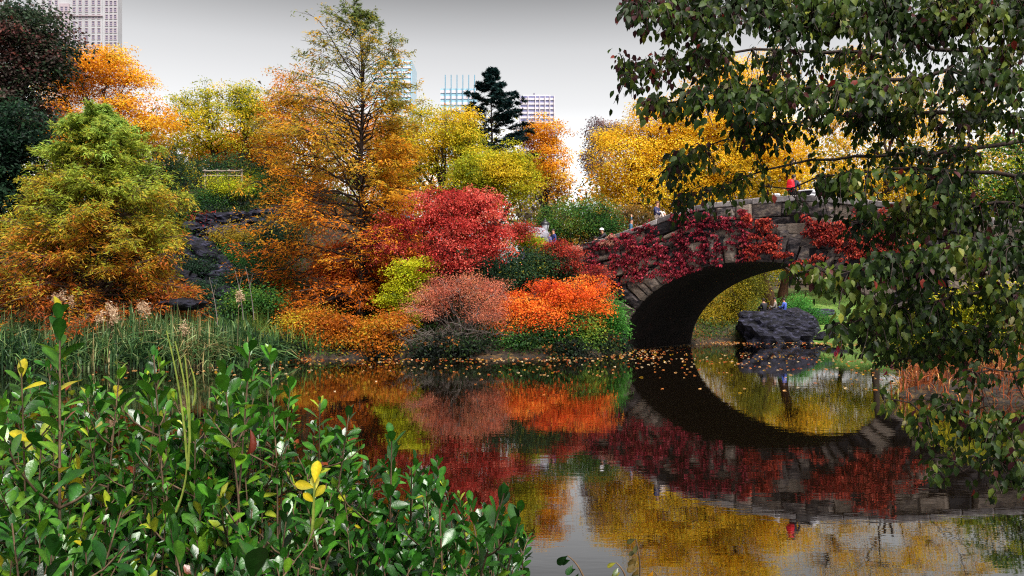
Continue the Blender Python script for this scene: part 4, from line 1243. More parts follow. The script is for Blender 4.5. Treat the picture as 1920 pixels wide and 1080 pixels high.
STAND = dict(pel=(0, 0, .95, .15), bel=(0, 0, 1.12, .135), che=(0, 0, 1.32, .16), nec=(0, .01, 1.49, .058), hea=(0, .03, 1.62, .098), cro=(0, .02, 1.71, .075),
             shR=(.19, 0, 1.42, .075), elR=(.25, -.03, 1.14, .052), wrR=(.26, .1, .9, .034), shL=(-.19, 0, 1.42, .075), elL=(-.25, -.03, 1.14, .052), wrL=(-.26, .1, .9, .034),
             hiR=(.1, 0, .88, .105), knR=(.1, .03, .5, .068), anR=(.1, -.02, .09, .045), toR=(.12, .15, .04, .036),
             hiL=(-.1, 0, .88, .105), knL=(-.1, .03, .5, .068), anL=(-.1, -.02, .09, .045), toL=(-.12, .15, .04, .036))
LEAN = dict(pel=(0, -.12, .95, .15), bel=(0, -.06, 1.12, .135), che=(0, .05, 1.3, .16), nec=(0, .14, 1.45, .058), hea=(0, .19, 1.57, .098), cro=(0, .2, 1.66, .075),
            shR=(.19, .08, 1.4, .075), elR=(.22, .3, 1.2, .052), wrR=(.08, .46, 1.12, .034), shL=(-.19, .08, 1.4, .075), elL=(-.22, .3, 1.2, .052), wrL=(-.06, .46, 1.12, .034),
            hiR=(.1, -.1, .88, .105), hiL=(-.1, -.1, .88, .105))
REACH = dict(shL=(-.19, 0, 1.44, .075), elL=(-.42, .05, 1.66, .052), wrL=(-.56, .08, 1.9, .034))
SIT = dict(pel=(0, 0, .13, .15), bel=(0, .01, .3, .14), che=(0, .03, .5, .16), nec=(0, .06, .67, .058), hea=(0, .09, .8, .098), cro=(0, .08, .89, .075),
           shR=(.19, .03, .6, .075), elR=(.25, .12, .34, .052), wrR=(.14, .33, .3, .034), shL=(-.19, .03, .6, .075), elL=(-.25, .12, .34, .052), wrL=(-.14, .33, .3, .034),
           hiR=(.1, .06, .12, .105), knR=(.13, .44, .2, .068), anR=(.12, .5, -.18, .045), toR=(.13, .66, -.24, .036),
           hiL=(-.1, .06, .12, .105), knL=(-.13, .44, .2, .068), anL=(-.12, .5, -.18, .045), toL=(-.13, .66, -.24, .036))
CROUCH = dict(SIT, knR=(.15, .34, .42, .068), anR=(.13, .46, .08, .045), toR=(.14, .6, .05, .036), knL=(-.15, .34, .42, .068), anL=(-.13, .46, .08, .045), toL=(-.14, .6, .05, .036))
EDGES = [('pel', 'bel'), ('bel', 'che'), ('che', 'nec'), ('nec', 'hea'), ('hea', 'cro'), ('che', 'shR'), ('shR', 'elR'), ('elR', 'wrR'), ('che', 'shL'), ('shL', 'elL'), ('elL', 'wrL'),
         ('pel', 'hiR'), ('hiR', 'knR'), ('knR', 'anR'), ('anR', 'toR'), ('pel', 'hiL'), ('hiL', 'knL'), ('knL', 'anL'), ('anL', 'toL')]
PEOPLE = []


def person(label, loc, rz, pose, top, legs, hair=None, hat=None, group=None, skin='c08a70'):
    J = dict(STAND); J.update(pose)
    t = thing('person', label, 'person', loc, group, rz)
    names = list(J)
    co = [J[n][:3] for n in names]; rad = [J[n][3] for n in names]
    ed = [(names.index(a), names.index(b)) for a, b in EDGES]
    for sfx in 'RL':                     # palm, four fingers and a thumb
        w_ = np.array(J['wr' + sfx][:3]); dr = unit(w_ - np.array(J['el' + sfx][:3]))
        sd_ = unit(np.cross(dr, np.array([0, .3, 1.0])))
        up_ = np.cross(sd_, dr)
        palm = w_ + dr * .07
        co.append(palm); rad.append(.03); pi_ = len(co) - 1; ed.append((names.index('wr' + sfx), pi_))
        for q, ln in ((-.03, .075), (-.01, .09), (.01, .085), (.03, .065)):
            co.append(palm + dr * .045 + sd_ * q * 1.1); rad.append(.0095); ed.append((pi_, len(co) - 1))
            co.append(palm + dr * (.045 + ln * .8) + sd_ * q * 1.3 - up_ * .025); rad.append(.008); ed.append((len(co) - 2, len(co) - 1))
        co.append(w_ + dr * .06 + sd_ * (.055 if sfx == 'R' else -.055)); rad.append(.011); ed.append((pi_, len(co) - 1))
    me = bpy.data.meshes.new('body')
    me.from_pydata([tuple(map(float, c)) for c in co], ed, [])
    ob = link('body', me, t)
    md = ob.modifiers.new('skin', 'SKIN'); md.use_smooth_shade = True
    sv = me.skin_vertices[0].data
    for i, r in enumerate(rad):
        sv[i].radius = (r, r * (.82 if i < 3 else 1)); sv[i].use_root = (i == 0)
    md2 = ob.modifiers.new('sub', 'SUBSURF'); md2.levels = 1; md2.render_levels = 1
    me.materials.append(M_CLOTH)
    PEOPLE.append((ob, J, top, legs, skin))
    h = np.array(J['hea'][:3]); cr = np.array(J['cro'][:3])
    hv = unit(np.array(J['cro'][:3]) - np.array(J['nec'][:3]))
    if 3 not in ICO:
        rock('tmp', None, (0, 0, 0), (1, 1, 1), 1, M_ROCK, 3)
    v, f = ICO[3]
    if hair is not None:
        keepv = (v[:, 2] > .15 - .9 * np.clip(-v[:, 1], 0, 1))
        fm = keepv[f].all(1)
        q = v * np.array([.1, .115, .115]) * (1 + .05 * vnoise(v, 4, .4))[:, None] + h + np.array([0, -.012, .035])
        mk('hair', q, f[fm], hair, t, smooth=True)
    if hat is not None:
        keepv = v[:, 2] > -.05 - .5 * np.clip(-v[:, 1], 0, 1)
        fm = keepv[f].all(1)
        mk('hat', v * np.array([.112, .125, .12]) + h + np.array([0, -.005, .045]), f[fm], hat, t, smooth=True)
    g = Geo()
    for ex in (-1, 1):
        q = h + np.array([ex * .034, .088, .01]); box(g, q - .011, q + .011)
    q = h + np.array([0, .102, -.022]); tubes(g, np.array([q + [0, -.01, .03], q + [0, .014, -.008], q + [0, -.004, -.014]]), np.array([.009, .014, .008]), 5)
    q = h + np.array([0, .092, -.056]); box(g, q - [.024, .006, .006], q + [.024, .006, .006])
    g.build('face', M_FACE, t)
    return t


def deck(s, y):
    return b2w(s, y, float(ztop(s)) - 1.02 + .05)


RZB = -BA
person('person in a navy jacket and pale trousers sitting on the sloping bridge parapet', b2w(sx(1226), .2, float(ztop(sx(1226))) + .02), RZB - 1.45, CROUCH, '1e2450', 'd8c8c0', M_HAIRB)
person('person in teal with one arm raised above the sloping parapet', deck(sx(1163), .95), RZB - .9, dict(REACH), '2c5a78', '30303a', M_HAIR)
person('person with a white knit hat and dark coat behind the parapet', deck(sx(1114), .95), RZB + 2.6, LEAN, '1c1a22', '202024', None, M_WHITECLOTH)
person('dark clad person bending low beside the white hatted one', deck(sx(1098), 1.0) - np.array([0, 0, .25]), RZB + 1.2, LEAN, '18161c', '202024', M_HAIR)
person('dark haired person in a blue jacket by the lamp post', on_ground(1038, 44.6) * [1, 1, 0] + [0, 0, W(1038, 434, 44.6)[2] - 1.62], 1.9, STAND, '24306e', '2a3050', M_HAIR)
person('person in a pale lilac and blue coat left of the blue jacketed one', on_ground(1029, 44.8) * [1, 1, 0] + [0, 0, W(1029, 440, 44.8)[2] - 1.6], -1.0, STAND, '5a5c98', '34407a', M_HAIR)
cr_ = b2w(sx(1483), .22, float(ztop(sx(1483))))
person('person seated on the bridge crown with back turned, wearing dark clothes', cr_ + [0, 0, 0.0], RZB, SIT, '22263e', '14141a', M_HAIR)
rk = lambda px, py: W(px, py, 51.0)
person('person in black crouched at the left on the dark boulder', rk(1433, 588), .4, CROUCH, '15161f', '14141c', M_HAIR)
person('person in a grey beige top crouched in the middle of the boulder', W(1455, 586, 51.3), 1.2, CROUCH, '8a8078', '38383c', M_HAIR)
person('person in a bright blue jacket seated at the right on the dark boulder', rk(1472, 587), .9, CROUCH, '3c56b0', '26325e', M_HAIR)
dg = bpy.context.evaluated_depsgraph_get()
done = []
for ob, J, top, legs, skin in PEOPLE:
    done.append(bpy.data.meshes.new_from_object(ob.evaluated_get(dg)))
for (ob, J, top, legs, skin), me in zip(PEOPLE, done):
    ob.modifiers.clear()
    ob.data = me
    n = len(me.vertices)
    co = np.empty(n * 3, np.float32); me.vertices.foreach_get('co', co); co = co.reshape(-1, 3)
    jn = list(J); P_ = np.array([J[k][:3] for k in jn])
    samp, lab = [], []
    for a, b in EDGES:
        for q in np.linspace(0, 1, 6):
            samp.append(np.array(J[a][:3]) * (1 - q) + np.array(J[b][:3]) * q)
            z_ = 2 if (b in ('hea', 'cro') or (b == 'nec' and q > .75) or (b[:2] == 'wr' and q > .9)) else (1 if b[:2] in ('hi', 'kn', 'an') else 3 if b[:2] == 'to' else 0)
            lab.append(z_)
    for sfx in 'RL':
        w_ = np.array(J['wr' + sfx][:3]); dr = unit(w_ - np.array(J['el' + sfx][:3]))
        for q in (.05, .1, .16):
            samp.append(w_ + dr * q); lab.append(2)
    samp = np.array(samp); lab = np.array(lab)
    near = lab[np.argmin(((co[:, None] - samp[None]) ** 2).sum(-1), 1)]
    cc = np.array([lin(top), lin(legs), lin(skin), lin('18141a')])[near]
    a = me.color_attributes.new('Col', 'FLOAT_COLOR', 'POINT')
    c4 = np.ones((n, 4), np.float32); c4[:, :3] = cc
    a.data.foreach_set('color', c4.ravel())
    me.name = 'body'

# red backpack on the seated person's back, bag and cloth beside
t = thing('backpack', 'bright red backpack on the back of the person seated on the bridge crown', 'backpack', cr_ + np.array([0, 0, .16]) - BV * .26, rz=RZB)
v, f = (ICO[3])
q = np.sign(v) * np.abs(v) ** .62 * np.array([.19, .12, .27]) + np.array([0, 0, .27])
q[:, 0] *= 1 - .25 * np.clip(q[:, 2] / .54, 0, 1)
mk('pack', q, f, M_RED, t, smooth=True)
q = np.sign(v) * np.abs(v) ** .6 * np.array([.14, .05, .11]) + np.array([0, -.11, .15])
mk('front_pocket', q, f, M_RED, t, smooth=True)
g = Geo()
for ex in (-.1, .1):
    tubes(g, np.array([[ex, .06, .5], [ex, .2, .52], [ex * 1.3, .3, .4], [ex * 1.4, .12, .1]]), np.full(4, .022), 5)
g.build('strap', M_BLACK, t)
bp_ = b2w(sx(1509), .2, float(ztop(sx(1509))))
t = thing('carry_bag', 'black bag with a pale flat lid standing right of the red backpack', 'bag', bp_, rz=RZB)
g = Geo(); box(g, (-.24, -.14, .0), (.24, .14, .2)); o = g.build('bag_body', M_BLACK, t); md = o.modifiers.new('b', 'BEVEL'); md.width = .04; md.segments = 2
g = Geo(); box(g, (-.3, -.18, .2), (.32, .17, .25)); o = g.build('lid', M_WHITECLOTH, t); md = o.modifiers.new('b', 'BEVEL'); md.width = .015
g = Geo(); tubes(g, bez([-.15, 0, .25], [0, 0, .52], [.15, 0, .25], 8), np.full(8, .014), 5); g.build('handle', M_BLACK, t)
q = v * np.array([.18, .13, .12]) * (1 + .35 * vnoise(v, 8, .5))[:, None] + np.array([0, 0, .08])
o = mk('crumpled_cloth', q, f, M_WHITECLOTH, loc=[float(x) for x in b2w(sx(1524), .2, float(ztop(sx(1524))))])
tag(o, 'crumpled white cloth on the coping at the end of the row right of the backpack', 'cloth')
q = v * np.array([.16, .12, .1]) * (1 + .35 * vnoise(v, 9, .5))[:, None] + np.array([0, 0, .07])
o = mk('crumpled_cloth', q, f, M_WHITECLOTH, loc=[float(x) for x in b2w(sx(1452), .2, float(ztop(sx(1452))))])
tag(o, 'crumpled pale cloth on the coping left of the seated person', 'cloth')
q = v * np.array([.24, .14, .09]) * (1 + .25 * vnoise(v, 12, .5))[:, None]
o = mk('paper_bag', q, f, M_WHITECLOTH, loc=[float(x) for x in W(1447, 588, 50.6)])
tag(o, 'small white bag lying on the boulder in front of the crouched people', 'bag')

# lamp post
lp = on_ground(1022, 46)
ztip = W(1022, 409, 46)[2]
lp[2] = ztip - 3.6
M_IRON = flat('black_iron', '14161c', .45, .5)
M_LAMPG = flat('milky_lamp_glass', 'b8bcc4', .3, .5)
t = thing('lamp_post', 'black park lamp post with a pale glass lantern by the bridge end', 'lamp post', lp)


def lathe(g, prof, k=12):
    P_ = np.array([[0, 0, z] for r, z in prof]); R_ = np.array([r for r, z in prof])
    th = np.arange(k) / k * 2 * np.pi
    V = np.stack([R_[:, None] * np.cos(th), R_[:, None] * np.sin(th), np.repeat(P_[:, 2:3], k, 1)], -1).reshape(-1, 3)
    j = np.arange(len(prof) - 1)[:, None] * k; a = np.arange(k)[None]; b = (a + 1) % k
    g.add(V, np.stack([j + a, j + b, j + k + b, j + k + a], -1).reshape(-1, 4))


g = Geo(); lathe(g, [(.2, -.6), (.2, .25), (.14, .4), (.1, .7), (.06, .9), (.05, 2.7), (.09, 2.75), (.05, 2.8)]); g.build('pole', M_IRON, t, True)
g = Geo(); lathe(g, [(.1, 2.8), (.17, 2.95), (.23, 3.2), (.2, 3.3), (.02, 3.31)]); g.build('lantern_glass', M_LAMPG, t, True)
g = Geo(); lathe(g, [(.27, 3.24), (.27, 3.3), (.22, 3.38), (.1, 3.44), (.05, 3.5), (.06, 3.54), (.01, 3.6)]); g.build('lantern_cap', M_IRON, t, True)
for k in range(4):
    a = k * math.pi / 2 + .6
    g = Geo(); tubes(g, np.array([[.11 * math.cos(a), .11 * math.sin(a), 2.8], [.2 * math.cos(a), .2 * math.sin(a), 2.97], [.25 * math.cos(a), .25 * math.sin(a), 3.25]]), np.full(3, .016), 4); g.build('bracket', M_IRON, t)

# ------------------------------------------------------------------ reeds, floating leaves, dry bank growth
def blades(name, n, sel, hgt, wid, pal, seed, bend=.5):
    rng = np.random.default_rng(seed)
    x, y = sel(rng, n)
    n = len(x)
    z = np.maximum(ground_z(x, y), -.1)
    cl = vnoise(np.stack([x, y, 0 * x], 1), seed, 1.6)
    h = rng.uniform(*hgt, n) * (1 + .28 * cl)
    az = rng.random(n) * 6.283
    d = np.stack([np.cos(az), np.sin(az), 0 * az], 1)
    bnd = bend * h * rng.random(n) ** 1.2
    b0 = np.stack([x, y, z - .05], 1)
    t_ = np.linspace(0, 1, 5)
    P_ = b0[:, None] + d[:, None] * (bnd[:, None] * t_ ** 2.2)[..., None] + np.array([0, 0, 1]) * (h[:, None] * t_ - bnd[:, None] * .75 * t_ ** 3)[..., None]
    sd_ = np.stack([-np.sin(az), np.cos(az), 0 * az], 1) + rng.normal(0, .4, (n, 3))
    wv = wid * np.array([.6, 1, .95, .6, .04])
    V = np.stack([P_ - unit(sd_)[:, None] * wv[None, :, None], P_ + unit(sd_)[:, None] * wv[None, :, None]], 2)
    i = np.arange(n)[:, None] * 10; r = np.arange(4)[None] * 2
    f = np.stack([i + r, i + r + 1, i + r + 3, i + r + 2], -1).reshape(-1, 4)
    u = np.clip(.5 + .3 * cl + rng.normal(0, .22, n), 0, .999)
    col = pick(pal, u) * np.exp(rng.normal(0, .25, (n, 1)))
    g = Geo(); g.add(V.reshape(-1, 3), f, np.repeat(col, 10, 0))
    return tag(g.build(name, M_BLADE), kind='stuff')


def sel_reed(rng, n):
    x = rng.uniform(-24, -8.6, n * 3); y = rng.uniform(27.5, 34, n * 3)
    s = shore(x, y)
    ok = (s > -.25) & (s < 3.4) & (vnoise(np.stack([x, y, 0 * x], 1), 5, .9) > -.75)
    return x[ok][:n], y[ok][:n]


blades('reeds', 10500, sel_reed, (.6, 1.6), .026, [('142a18', 2), ('244222', 2.4), ('3e5c34', 2), ('546e3a', 1.6), ('788858', 1.2), ('8a7c52', 1)], 91, 1.25)
blades('bank_grass', 2600, lambda r, n: (lambda x, y: (x[(shore(x, y) > 0) & (shore(x, y) < 6)][:n], y[(shore(x, y) > 0) & (shore(x, y) < 6)][:n]))(r.uniform(-14, -8, n * 3), r.uniform(31, 40, n * 3)),
       (.5, 1.3), .02, [('2a4a24', 2), ('4a6a2c', 2), ('7a7a34', 1)], 92, .7)


def sel_dry(rng, n):
    x = rng.uniform(9.4, 22, n * 3); y = rng.uniform(18.5, 27, n * 3)
    s = shore(x, y)
    ok = (s > -.2) & (s < 5)
    return x[ok][:n], y[ok][:n]


blades('dry_bank_growth', 5200, sel_dry, (.2, .75), .013, [('4a2412', 1.5), ('7a3a1c', 2), ('985028', 2), ('a87840', 1), ('5a5a1e', 1)], 93, 1.3)

M_PLUME = leaf_material('reed_plume', .9, .4, .1)
PL = [(112, 553), (128, 562), (200, 575), (210, 582), (260, 572), (268, 576), (182, 592), (208, 594), (198, 615), (98, 556), (340, 612), (445, 552), (300, 640)]
rp_ = np.random.default_rng(5)
ORD = ['leftmost', 'second from the left', 'third from the left', 'fourth from the left', 'fifth from the left', 'sixth from the left', 'seventh from the left', 'sixth from the right', 'fifth from the right', 'fourth from the right', 'third from the right', 'second from the right', 'rightmost']
for i, (px, py) in enumerate(sorted(PL)):
    top = W(px, py, 30.6 + rp_.uniform(-.5, .8))
    gz = float(ground_z(np.array([top[0]]), np.array([top[1]]))[0])
    t = thing('reed_plume', 'fluffy pale tan plume above the reeds, ' + ORD[i] + ' of thirteen', 'reed', (top[0], top[1], gz), 'reed plumes above the reed bed')
    h = top[2] - gz
    g = Geo(); tubes(g, np.array([[0, 0, -.1], [.02, 0, h * .5], [.05, 0, h * .85], [.1, 0, h]]), np.array([.012, .01, .008, .005]), 5); g.build('stalk', M_TWIG, t)
    n = 130
    q = rp_.normal(size=(n, 3)) * np.array([.075, .06, .12]) + np.array([.08, 0, h - .08])
    g = Geo(); place(g, NARROW, q, rp_.normal(0, .6, (n, 3)) + np.array([.5, 0, -.2]), rp_.normal(size=(n, 3)), rp_.uniform(.06, .14, n), pick([('a08468', 1), ('c0a486', 2), ('d8c0a4', 1)], rp_.random(n)))
    tag(g.build('plume', M_PLUME, t), kind='stuff')
for i, (px, py, py2, lb_) in enumerate([(392, 520, 570, 'thin pale bare stem leaning left above the reeds'), (440, 505, 560, 'taller pale bare stem at the middle of the reed bed'), (460, 500, 560, 'pale bare stem right of the taller one over the reeds')]):
    a, b = W(px + 16, py2 + 40, 31.5), W(px, py, 31.5)
    t = thing('dead_reed', lb_, 'plant stem', a)
    g = Geo(); tubes(g, bez(np.zeros(3), (b - a) * .5 + [.1, 0, 0], b - a, 8), np.linspace(.018, .008, 8), 5); g.build('stalk', M_GREYTWIG, t)
    g = Geo(); tubes(g, bez((b - a) * .6 + [.04, 0, 0], (b - a) * .75 + [.12, 0, 0], (b - a) * .85 + [.25, 0, .05], 5), np.linspace(.009, .005, 5), 4); g.build('side_shoot', M_GREYTWIG, t)

n = 8000
x = RNG.uniform(-14, 20, n); y = 20 + 31 * RNG.random(n) ** .55
s = shore(x, y)
dens_ = np.where(s > -2.2, .9, .2 + .4 * (vnoise(np.stack([x, y, 0 * x], 1), 17, 5) > .15)) * np.where(y > 33, 1, .5)
ok = (s < -.03) & (RNG.random(n) < dens_)
x, y = x[ok], y[ok]
n = len(x)
g = Geo(); place(g, LOBED, np.stack([x, y, np.full(n, .012)], 1), np.stack([RNG.normal(size=n), RNG.normal(size=n), np.full(n, .02)], 1), np.array([0, 0, 1.0]) + RNG.normal(0, .12, (n, 3)), RNG.uniform(.07, .16, n),
                 pick([('c0743a', 2), ('d8a468', 2), ('e0c49a', 1.2), ('a84a24', 1), ('c89a2c', 1)], RNG.random(n)))
tag(g.build('floating_leaves', M_LEAF), kind='stuff')


# ------------------------------------------------------------------ near evergreen shrubs, leaf by leaf
def variants(name, tmpl, cols, matl):
    out_ = []
    for c in cols:
        g = Geo(); g.add(tmpl[0], tmpl[1], np.broadcast_to(c, tmpl[0].shape) * (tmpl[2] if len(tmpl) > 2 else 1))
        o = g.build(name, matl, smooth=True)
        out_.append(o.data)
        bpy.data.objects.remove(o)
    return out_


def leaf_parts(parent, base, tmpl, pos, axis, nrm, size, col, matl, score, nparts, seed=0, name='leaf'):
    """the leaves that show largest become parts; the rest one part of kind stuff"""
    order = np.argsort(-score)
    big, rest = order[:nparts], order[nparts:]
    rng = np.random.default_rng(seed)
    cen = col[rng.choice(len(col), min(16, len(col)), replace=False)]
    me = variants(name, tmpl, cen, matl)
    ci = np.argmin(((col[big][:, None] - cen[None]) ** 2).sum(-1), 1)
    a = unit(axis); wv = unit(np.cross(a, nrm)); nn = np.cross(wv, a)
    for q, i in enumerate(big):
        o = bpy.data.objects.new(name, me[ci[q]])
        COL.objects.link(o)
        o.parent = parent
        M = Matrix.Identity(4)
        s = size[i]
        for r in range(3):
            M[r][0], M[r][1], M[r][2], M[r][3] = wv[i, r] * s, a[i, r] * s, nn[i, r] * s, pos[i, r] - base[r]
        o.matrix_local = M
    if len(rest):
        g = Geo(); place(g, OBOVS if len(tmpl) > 2 else LOBEDS, pos[rest] - base, axis[rest], nrm[rest], size[rest], col[rest])
        tag(g.build('foliage', matl, parent, True), kind='stuff')


SILX = [-60, 0, 40, 75, 110, 150, 220, 290, 350, 410, 470, 520, 560, 600, 650, 740, 820, 880, 940, 990, 1010]
SILY = [690, 720, 690, 640, 600, 690, 690, 660, 740, 690, 640, 690, 720, 750, 775, 820, 870, 915, 930, 985, 1040]
SHOOTS = [(112, 585, 1.9, 1.25), (40, 690, 2.0, 1), (225, 690, 2.2, 1), (288, 665, 2.1, 1), (300, 680, 2.2, .8), (418, 690, 2.0, 1), (470, 640, 2.1, 1.05), (505, 655, 2.2, .9), (545, 715, 2.3, .9),
          (600, 750, 2.3, .9), (655, 772, 2.2, .95), (735, 812, 2.2, .95), (820, 862, 2.1, 1), (945, 925, 2.0, 1.05), (975, 955, 2.0, 1), (880, 935, 2.2, .9), (780, 860, 2.3, .9), (500, 1010, 1.15, 1.0), (320, 990, 1.5, 1)]
rs_ = np.random.default_rng(77)
while len(SHOOTS) < 430:
    px = rs_.uniform(-60, 1000)
    ys = np.interp(px, SILX, SILY)
    py = ys + 25 + 520 * rs_.random() ** 1.25
    if py > 1180:
        continue
    d = 2.75 - 1.15 * min((py - ys) / 430, 1) + rs_.normal(0, .14)
    SHOOTS.append((px, py, max(d, 1.35), rs_.uniform(.75, 1.05)))
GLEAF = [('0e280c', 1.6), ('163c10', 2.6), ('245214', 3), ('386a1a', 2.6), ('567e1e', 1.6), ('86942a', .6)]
SHRUBS = [((-80, 265), 'glossy evergreen shrub at the left edge with the tallest upright shoot', (140, 1080)),
          ((265, 470), 'glossy evergreen shrub with bare green stems rising between its shoots', (360, 1080)),
          ((470, 700), 'glossy evergreen shrub holding one curled red brown dead leaf and a yellow sprig', (560, 1080)),
          ((700, 1020), 'lowest glossy evergreen shrub reaching right over the bright water reflection', (800, 1080))]
for si, ((xa, xb), lb_, bp0) in enumerate(SHRUBS):
    mine = [q for q in SHOOTS if xa <= q[0] < xb]
    bx = (bp0[0] - 960) / F * 2.2
    base = np.array([bx, 2.25, float(ground_z(np.array([bx]), np.array([2.25]))[0])])
    t = thing('evergreen_shrub', lb_, 'shrub', base, 'evergreen shrubs on the near bank')
    pos, axs, nrs, siz, col, scr = [], [], [], [], [], []
    gs = Geo()
    def shoot(root, tip, mid, sc, r0, nl, pu, back=.85):
        C = bez(root, mid, tip, 16 if r0 > .004 else 7)
        seg = np.linalg.norm(np.diff(C, axis=0), axis=1); cum = np.concatenate([[0], np.cumsum(seg)]); Lc = cum[-1]
        tubes(gs, C[::3] - base if r0 > .004 else C[::2] - base, np.linspace(r0, .0018, 6 if r0 > .004 else 4) * sc, 4)
        dist = np.cumsum(np.linspace(.007, .036, nl) * rs_.uniform(.75, 1.25, nl)) * sc
        dist = dist[dist < Lc * back]
        nl = len(dist)
        if nl == 0:
            return C
        P_ = np.stack([np.interp(Lc - dist, cum, C[:, k]) for k in range(3)], 1)
        az = np.arange(nl) * 2.39996 + rs_.uniform(0, 6.28) + rs_.normal(0, .35, nl)
        tl = np.radians(np.clip(14 + 62 * (np.arange(nl) / max(nl, 12)) ** .5 + rs_.normal(0, 16, nl), 4, 115))
        upv = unit(C[-1] - C[-4])
        e1 = unit(np.cross(upv, [0.31, .9, .2])); e2 = np.cross(upv, e1)
        rad = e1 * np.cos(az)[:, None] + e2 * np.sin(az)[:, None]
        a_ = upv * np.cos(tl)[:, None] + rad * np.sin(tl)[:, None] + np.array([0, 0, .12])
        n_ = upv * np.sin(tl)[:, None] - rad * np.cos(tl)[:, None] + rs_.normal(0, .3, (nl, 3)) + np.array([0, 0, .35])
        z_ = .058 * sc * np.interp(np.arange(nl), [0, 2, 5, 40], [.5, .8, 1, .85]) * rs_.uniform(.72, 1.2, nl)
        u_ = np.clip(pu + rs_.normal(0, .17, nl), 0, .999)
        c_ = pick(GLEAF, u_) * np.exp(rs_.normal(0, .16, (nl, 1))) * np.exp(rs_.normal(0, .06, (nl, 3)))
        q = rs_.random(nl)
        c_[q < .008] = lin('98901e'); c_[q > .992] = lin('6a3018')
        pos.append(P_); axs.append(a_); nrs.append(n_); siz.append(z_); col.append(c_)
        ppx = 960 + P_[:, 0] / P_[:, 1] * F
        ppy = 570 - (P_[:, 2] - CAMZ) / P_[:, 1] * F
        vis = (ppx > -20) & (ppy < 1090)
        front = np.exp(-((ppy - np.interp(ppx, SILX, SILY)) / 260.0) ** 2) + .55 * (P_[:, 1] < 1.9)
        scr.append(np.where(vis, z_ / P_[:, 1] * (.4 + front) * rs_.uniform(.85, 1.15, nl), 0))
        return C

    for (px, py, d, sc) in mine:
        tip = W(px, py, d)
        gx_ = tip[0] * .55 + base[0] * .45 + rs_.normal(0, .08); gy_ = min(d + rs_.uniform(-.2, .3), 2.95)
        root = np.array([gx_, gy_, float(ground_z(np.array([gx_]), np.array([gy_]))[0]) - .05])
        mid = root * .4 + tip * .6 + np.array([rs_.normal(0, .1), rs_.normal(0, .1), 0])
        pu = .46 + rs_.normal(0, .15) - .12 * (px - 300) / 500 + .2 * np.exp(-((py - np.interp(px, SILX, SILY)) / 90) ** 2)  # shoots near the outline get lighter, yellower leaf colour, as if lit
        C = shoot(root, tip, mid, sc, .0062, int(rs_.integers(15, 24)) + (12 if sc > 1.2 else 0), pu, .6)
        for _ in range(int(rs_.integers(3, 6))):          # side branchlets
            s0_ = C[int(rs_.integers(7, 14))]
            a_ = rs_.uniform(0, 6.283); ln = rs_.uniform(.10, .26)
            tp_ = s0_ + np.array([np.cos(a_) * ln * .75, np.sin(a_) * ln * .75, ln * rs_.uniform(.35, .9)])
            tpx, tpy = 960 + tp_[0] / tp_[1] * F, 570 - (tp_[2] - CAMZ) / tp_[1] * F
            if tpy < np.interp(tpx, SILX, SILY) + 15 or tp_[1] < 1.05:
                continue
            shoot(s0_, tp_, (s0_ + tp_) / 2 + np.array([np.cos(a_), np.sin(a_), -.3]) * ln * .2, sc * .95, .0032, int(rs_.integers(9, 15)), pu + rs_.normal(0, .08), .8)
    gs.build('stem', M_TWIG, t, True)
    pos, axs, nrs, siz, col, scr = map(np.concatenate, (pos, axs, nrs, siz, col, scr))
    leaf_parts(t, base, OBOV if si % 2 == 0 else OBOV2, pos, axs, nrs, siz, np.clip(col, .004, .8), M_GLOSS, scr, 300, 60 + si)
    if si == 1:
        for (x0_, y0_, x1_, y1_, dd) in ((350, 860, 312, 620, 1.9), (356, 830, 328, 640, 1.9), (352, 880, 346, 665, 1.9), (330, 960, 350, 850, 1.8), (362, 760, 358, 690, 1.9)):
            g = Geo(); a, b = W(x0_, y0_, dd) - base, W(x1_, y1_, dd) - base
            tubes(g, bez(a, (a + b) / 2 + [.015, 0, 0], b, 10), np.linspace(.0028, .0014, 10), 5); g.build('bare_shoot', M_GTWIG, t)
    if si == 2:
        g = Geo(); P_ = W(462, 852, 1.75)
        place(g, CURLED, [P_ - base], np.array([[.35, 0, .9]]), np.array([[.6, -.6, -.2]]), .048, lin('5e2416'))
        o = g.build('dead_leaf', M_HANG, t, True); o['label'] = 'curled red brown dead leaf'
        a = W(585, 1010, 1.7) - base; b = W(590, 905, 1.7) - base
        g = Geo(); tubes(g, bez(a, (a + b) / 2, b, 8), np.linspace(.004, .002, 8), 5); g.build('yellow_stalk', M_GTWIG, t)
        for ax_, s_, off, cc in (((.05, .3, 1), .045, 0, 'b4a414'), ((-.9, -.2, .25), .04, -.01, 'a09418'), ((.5, -.2, .6), .034, -.03, 'a8a02c'), ((-.1, .5, .8), .04, -.02, 'b8b450'), ((-.6, -.3, .6), .03, -.04, 'a89818')):
            g = Geo(); place(g, OBOV, [b + [0, 0, off]], np.array([ax_]), np.array([[0, -.9, .3]]), s_, lin(cc))
            o = g.build('yellow_leaf', M_HANG, t, True)

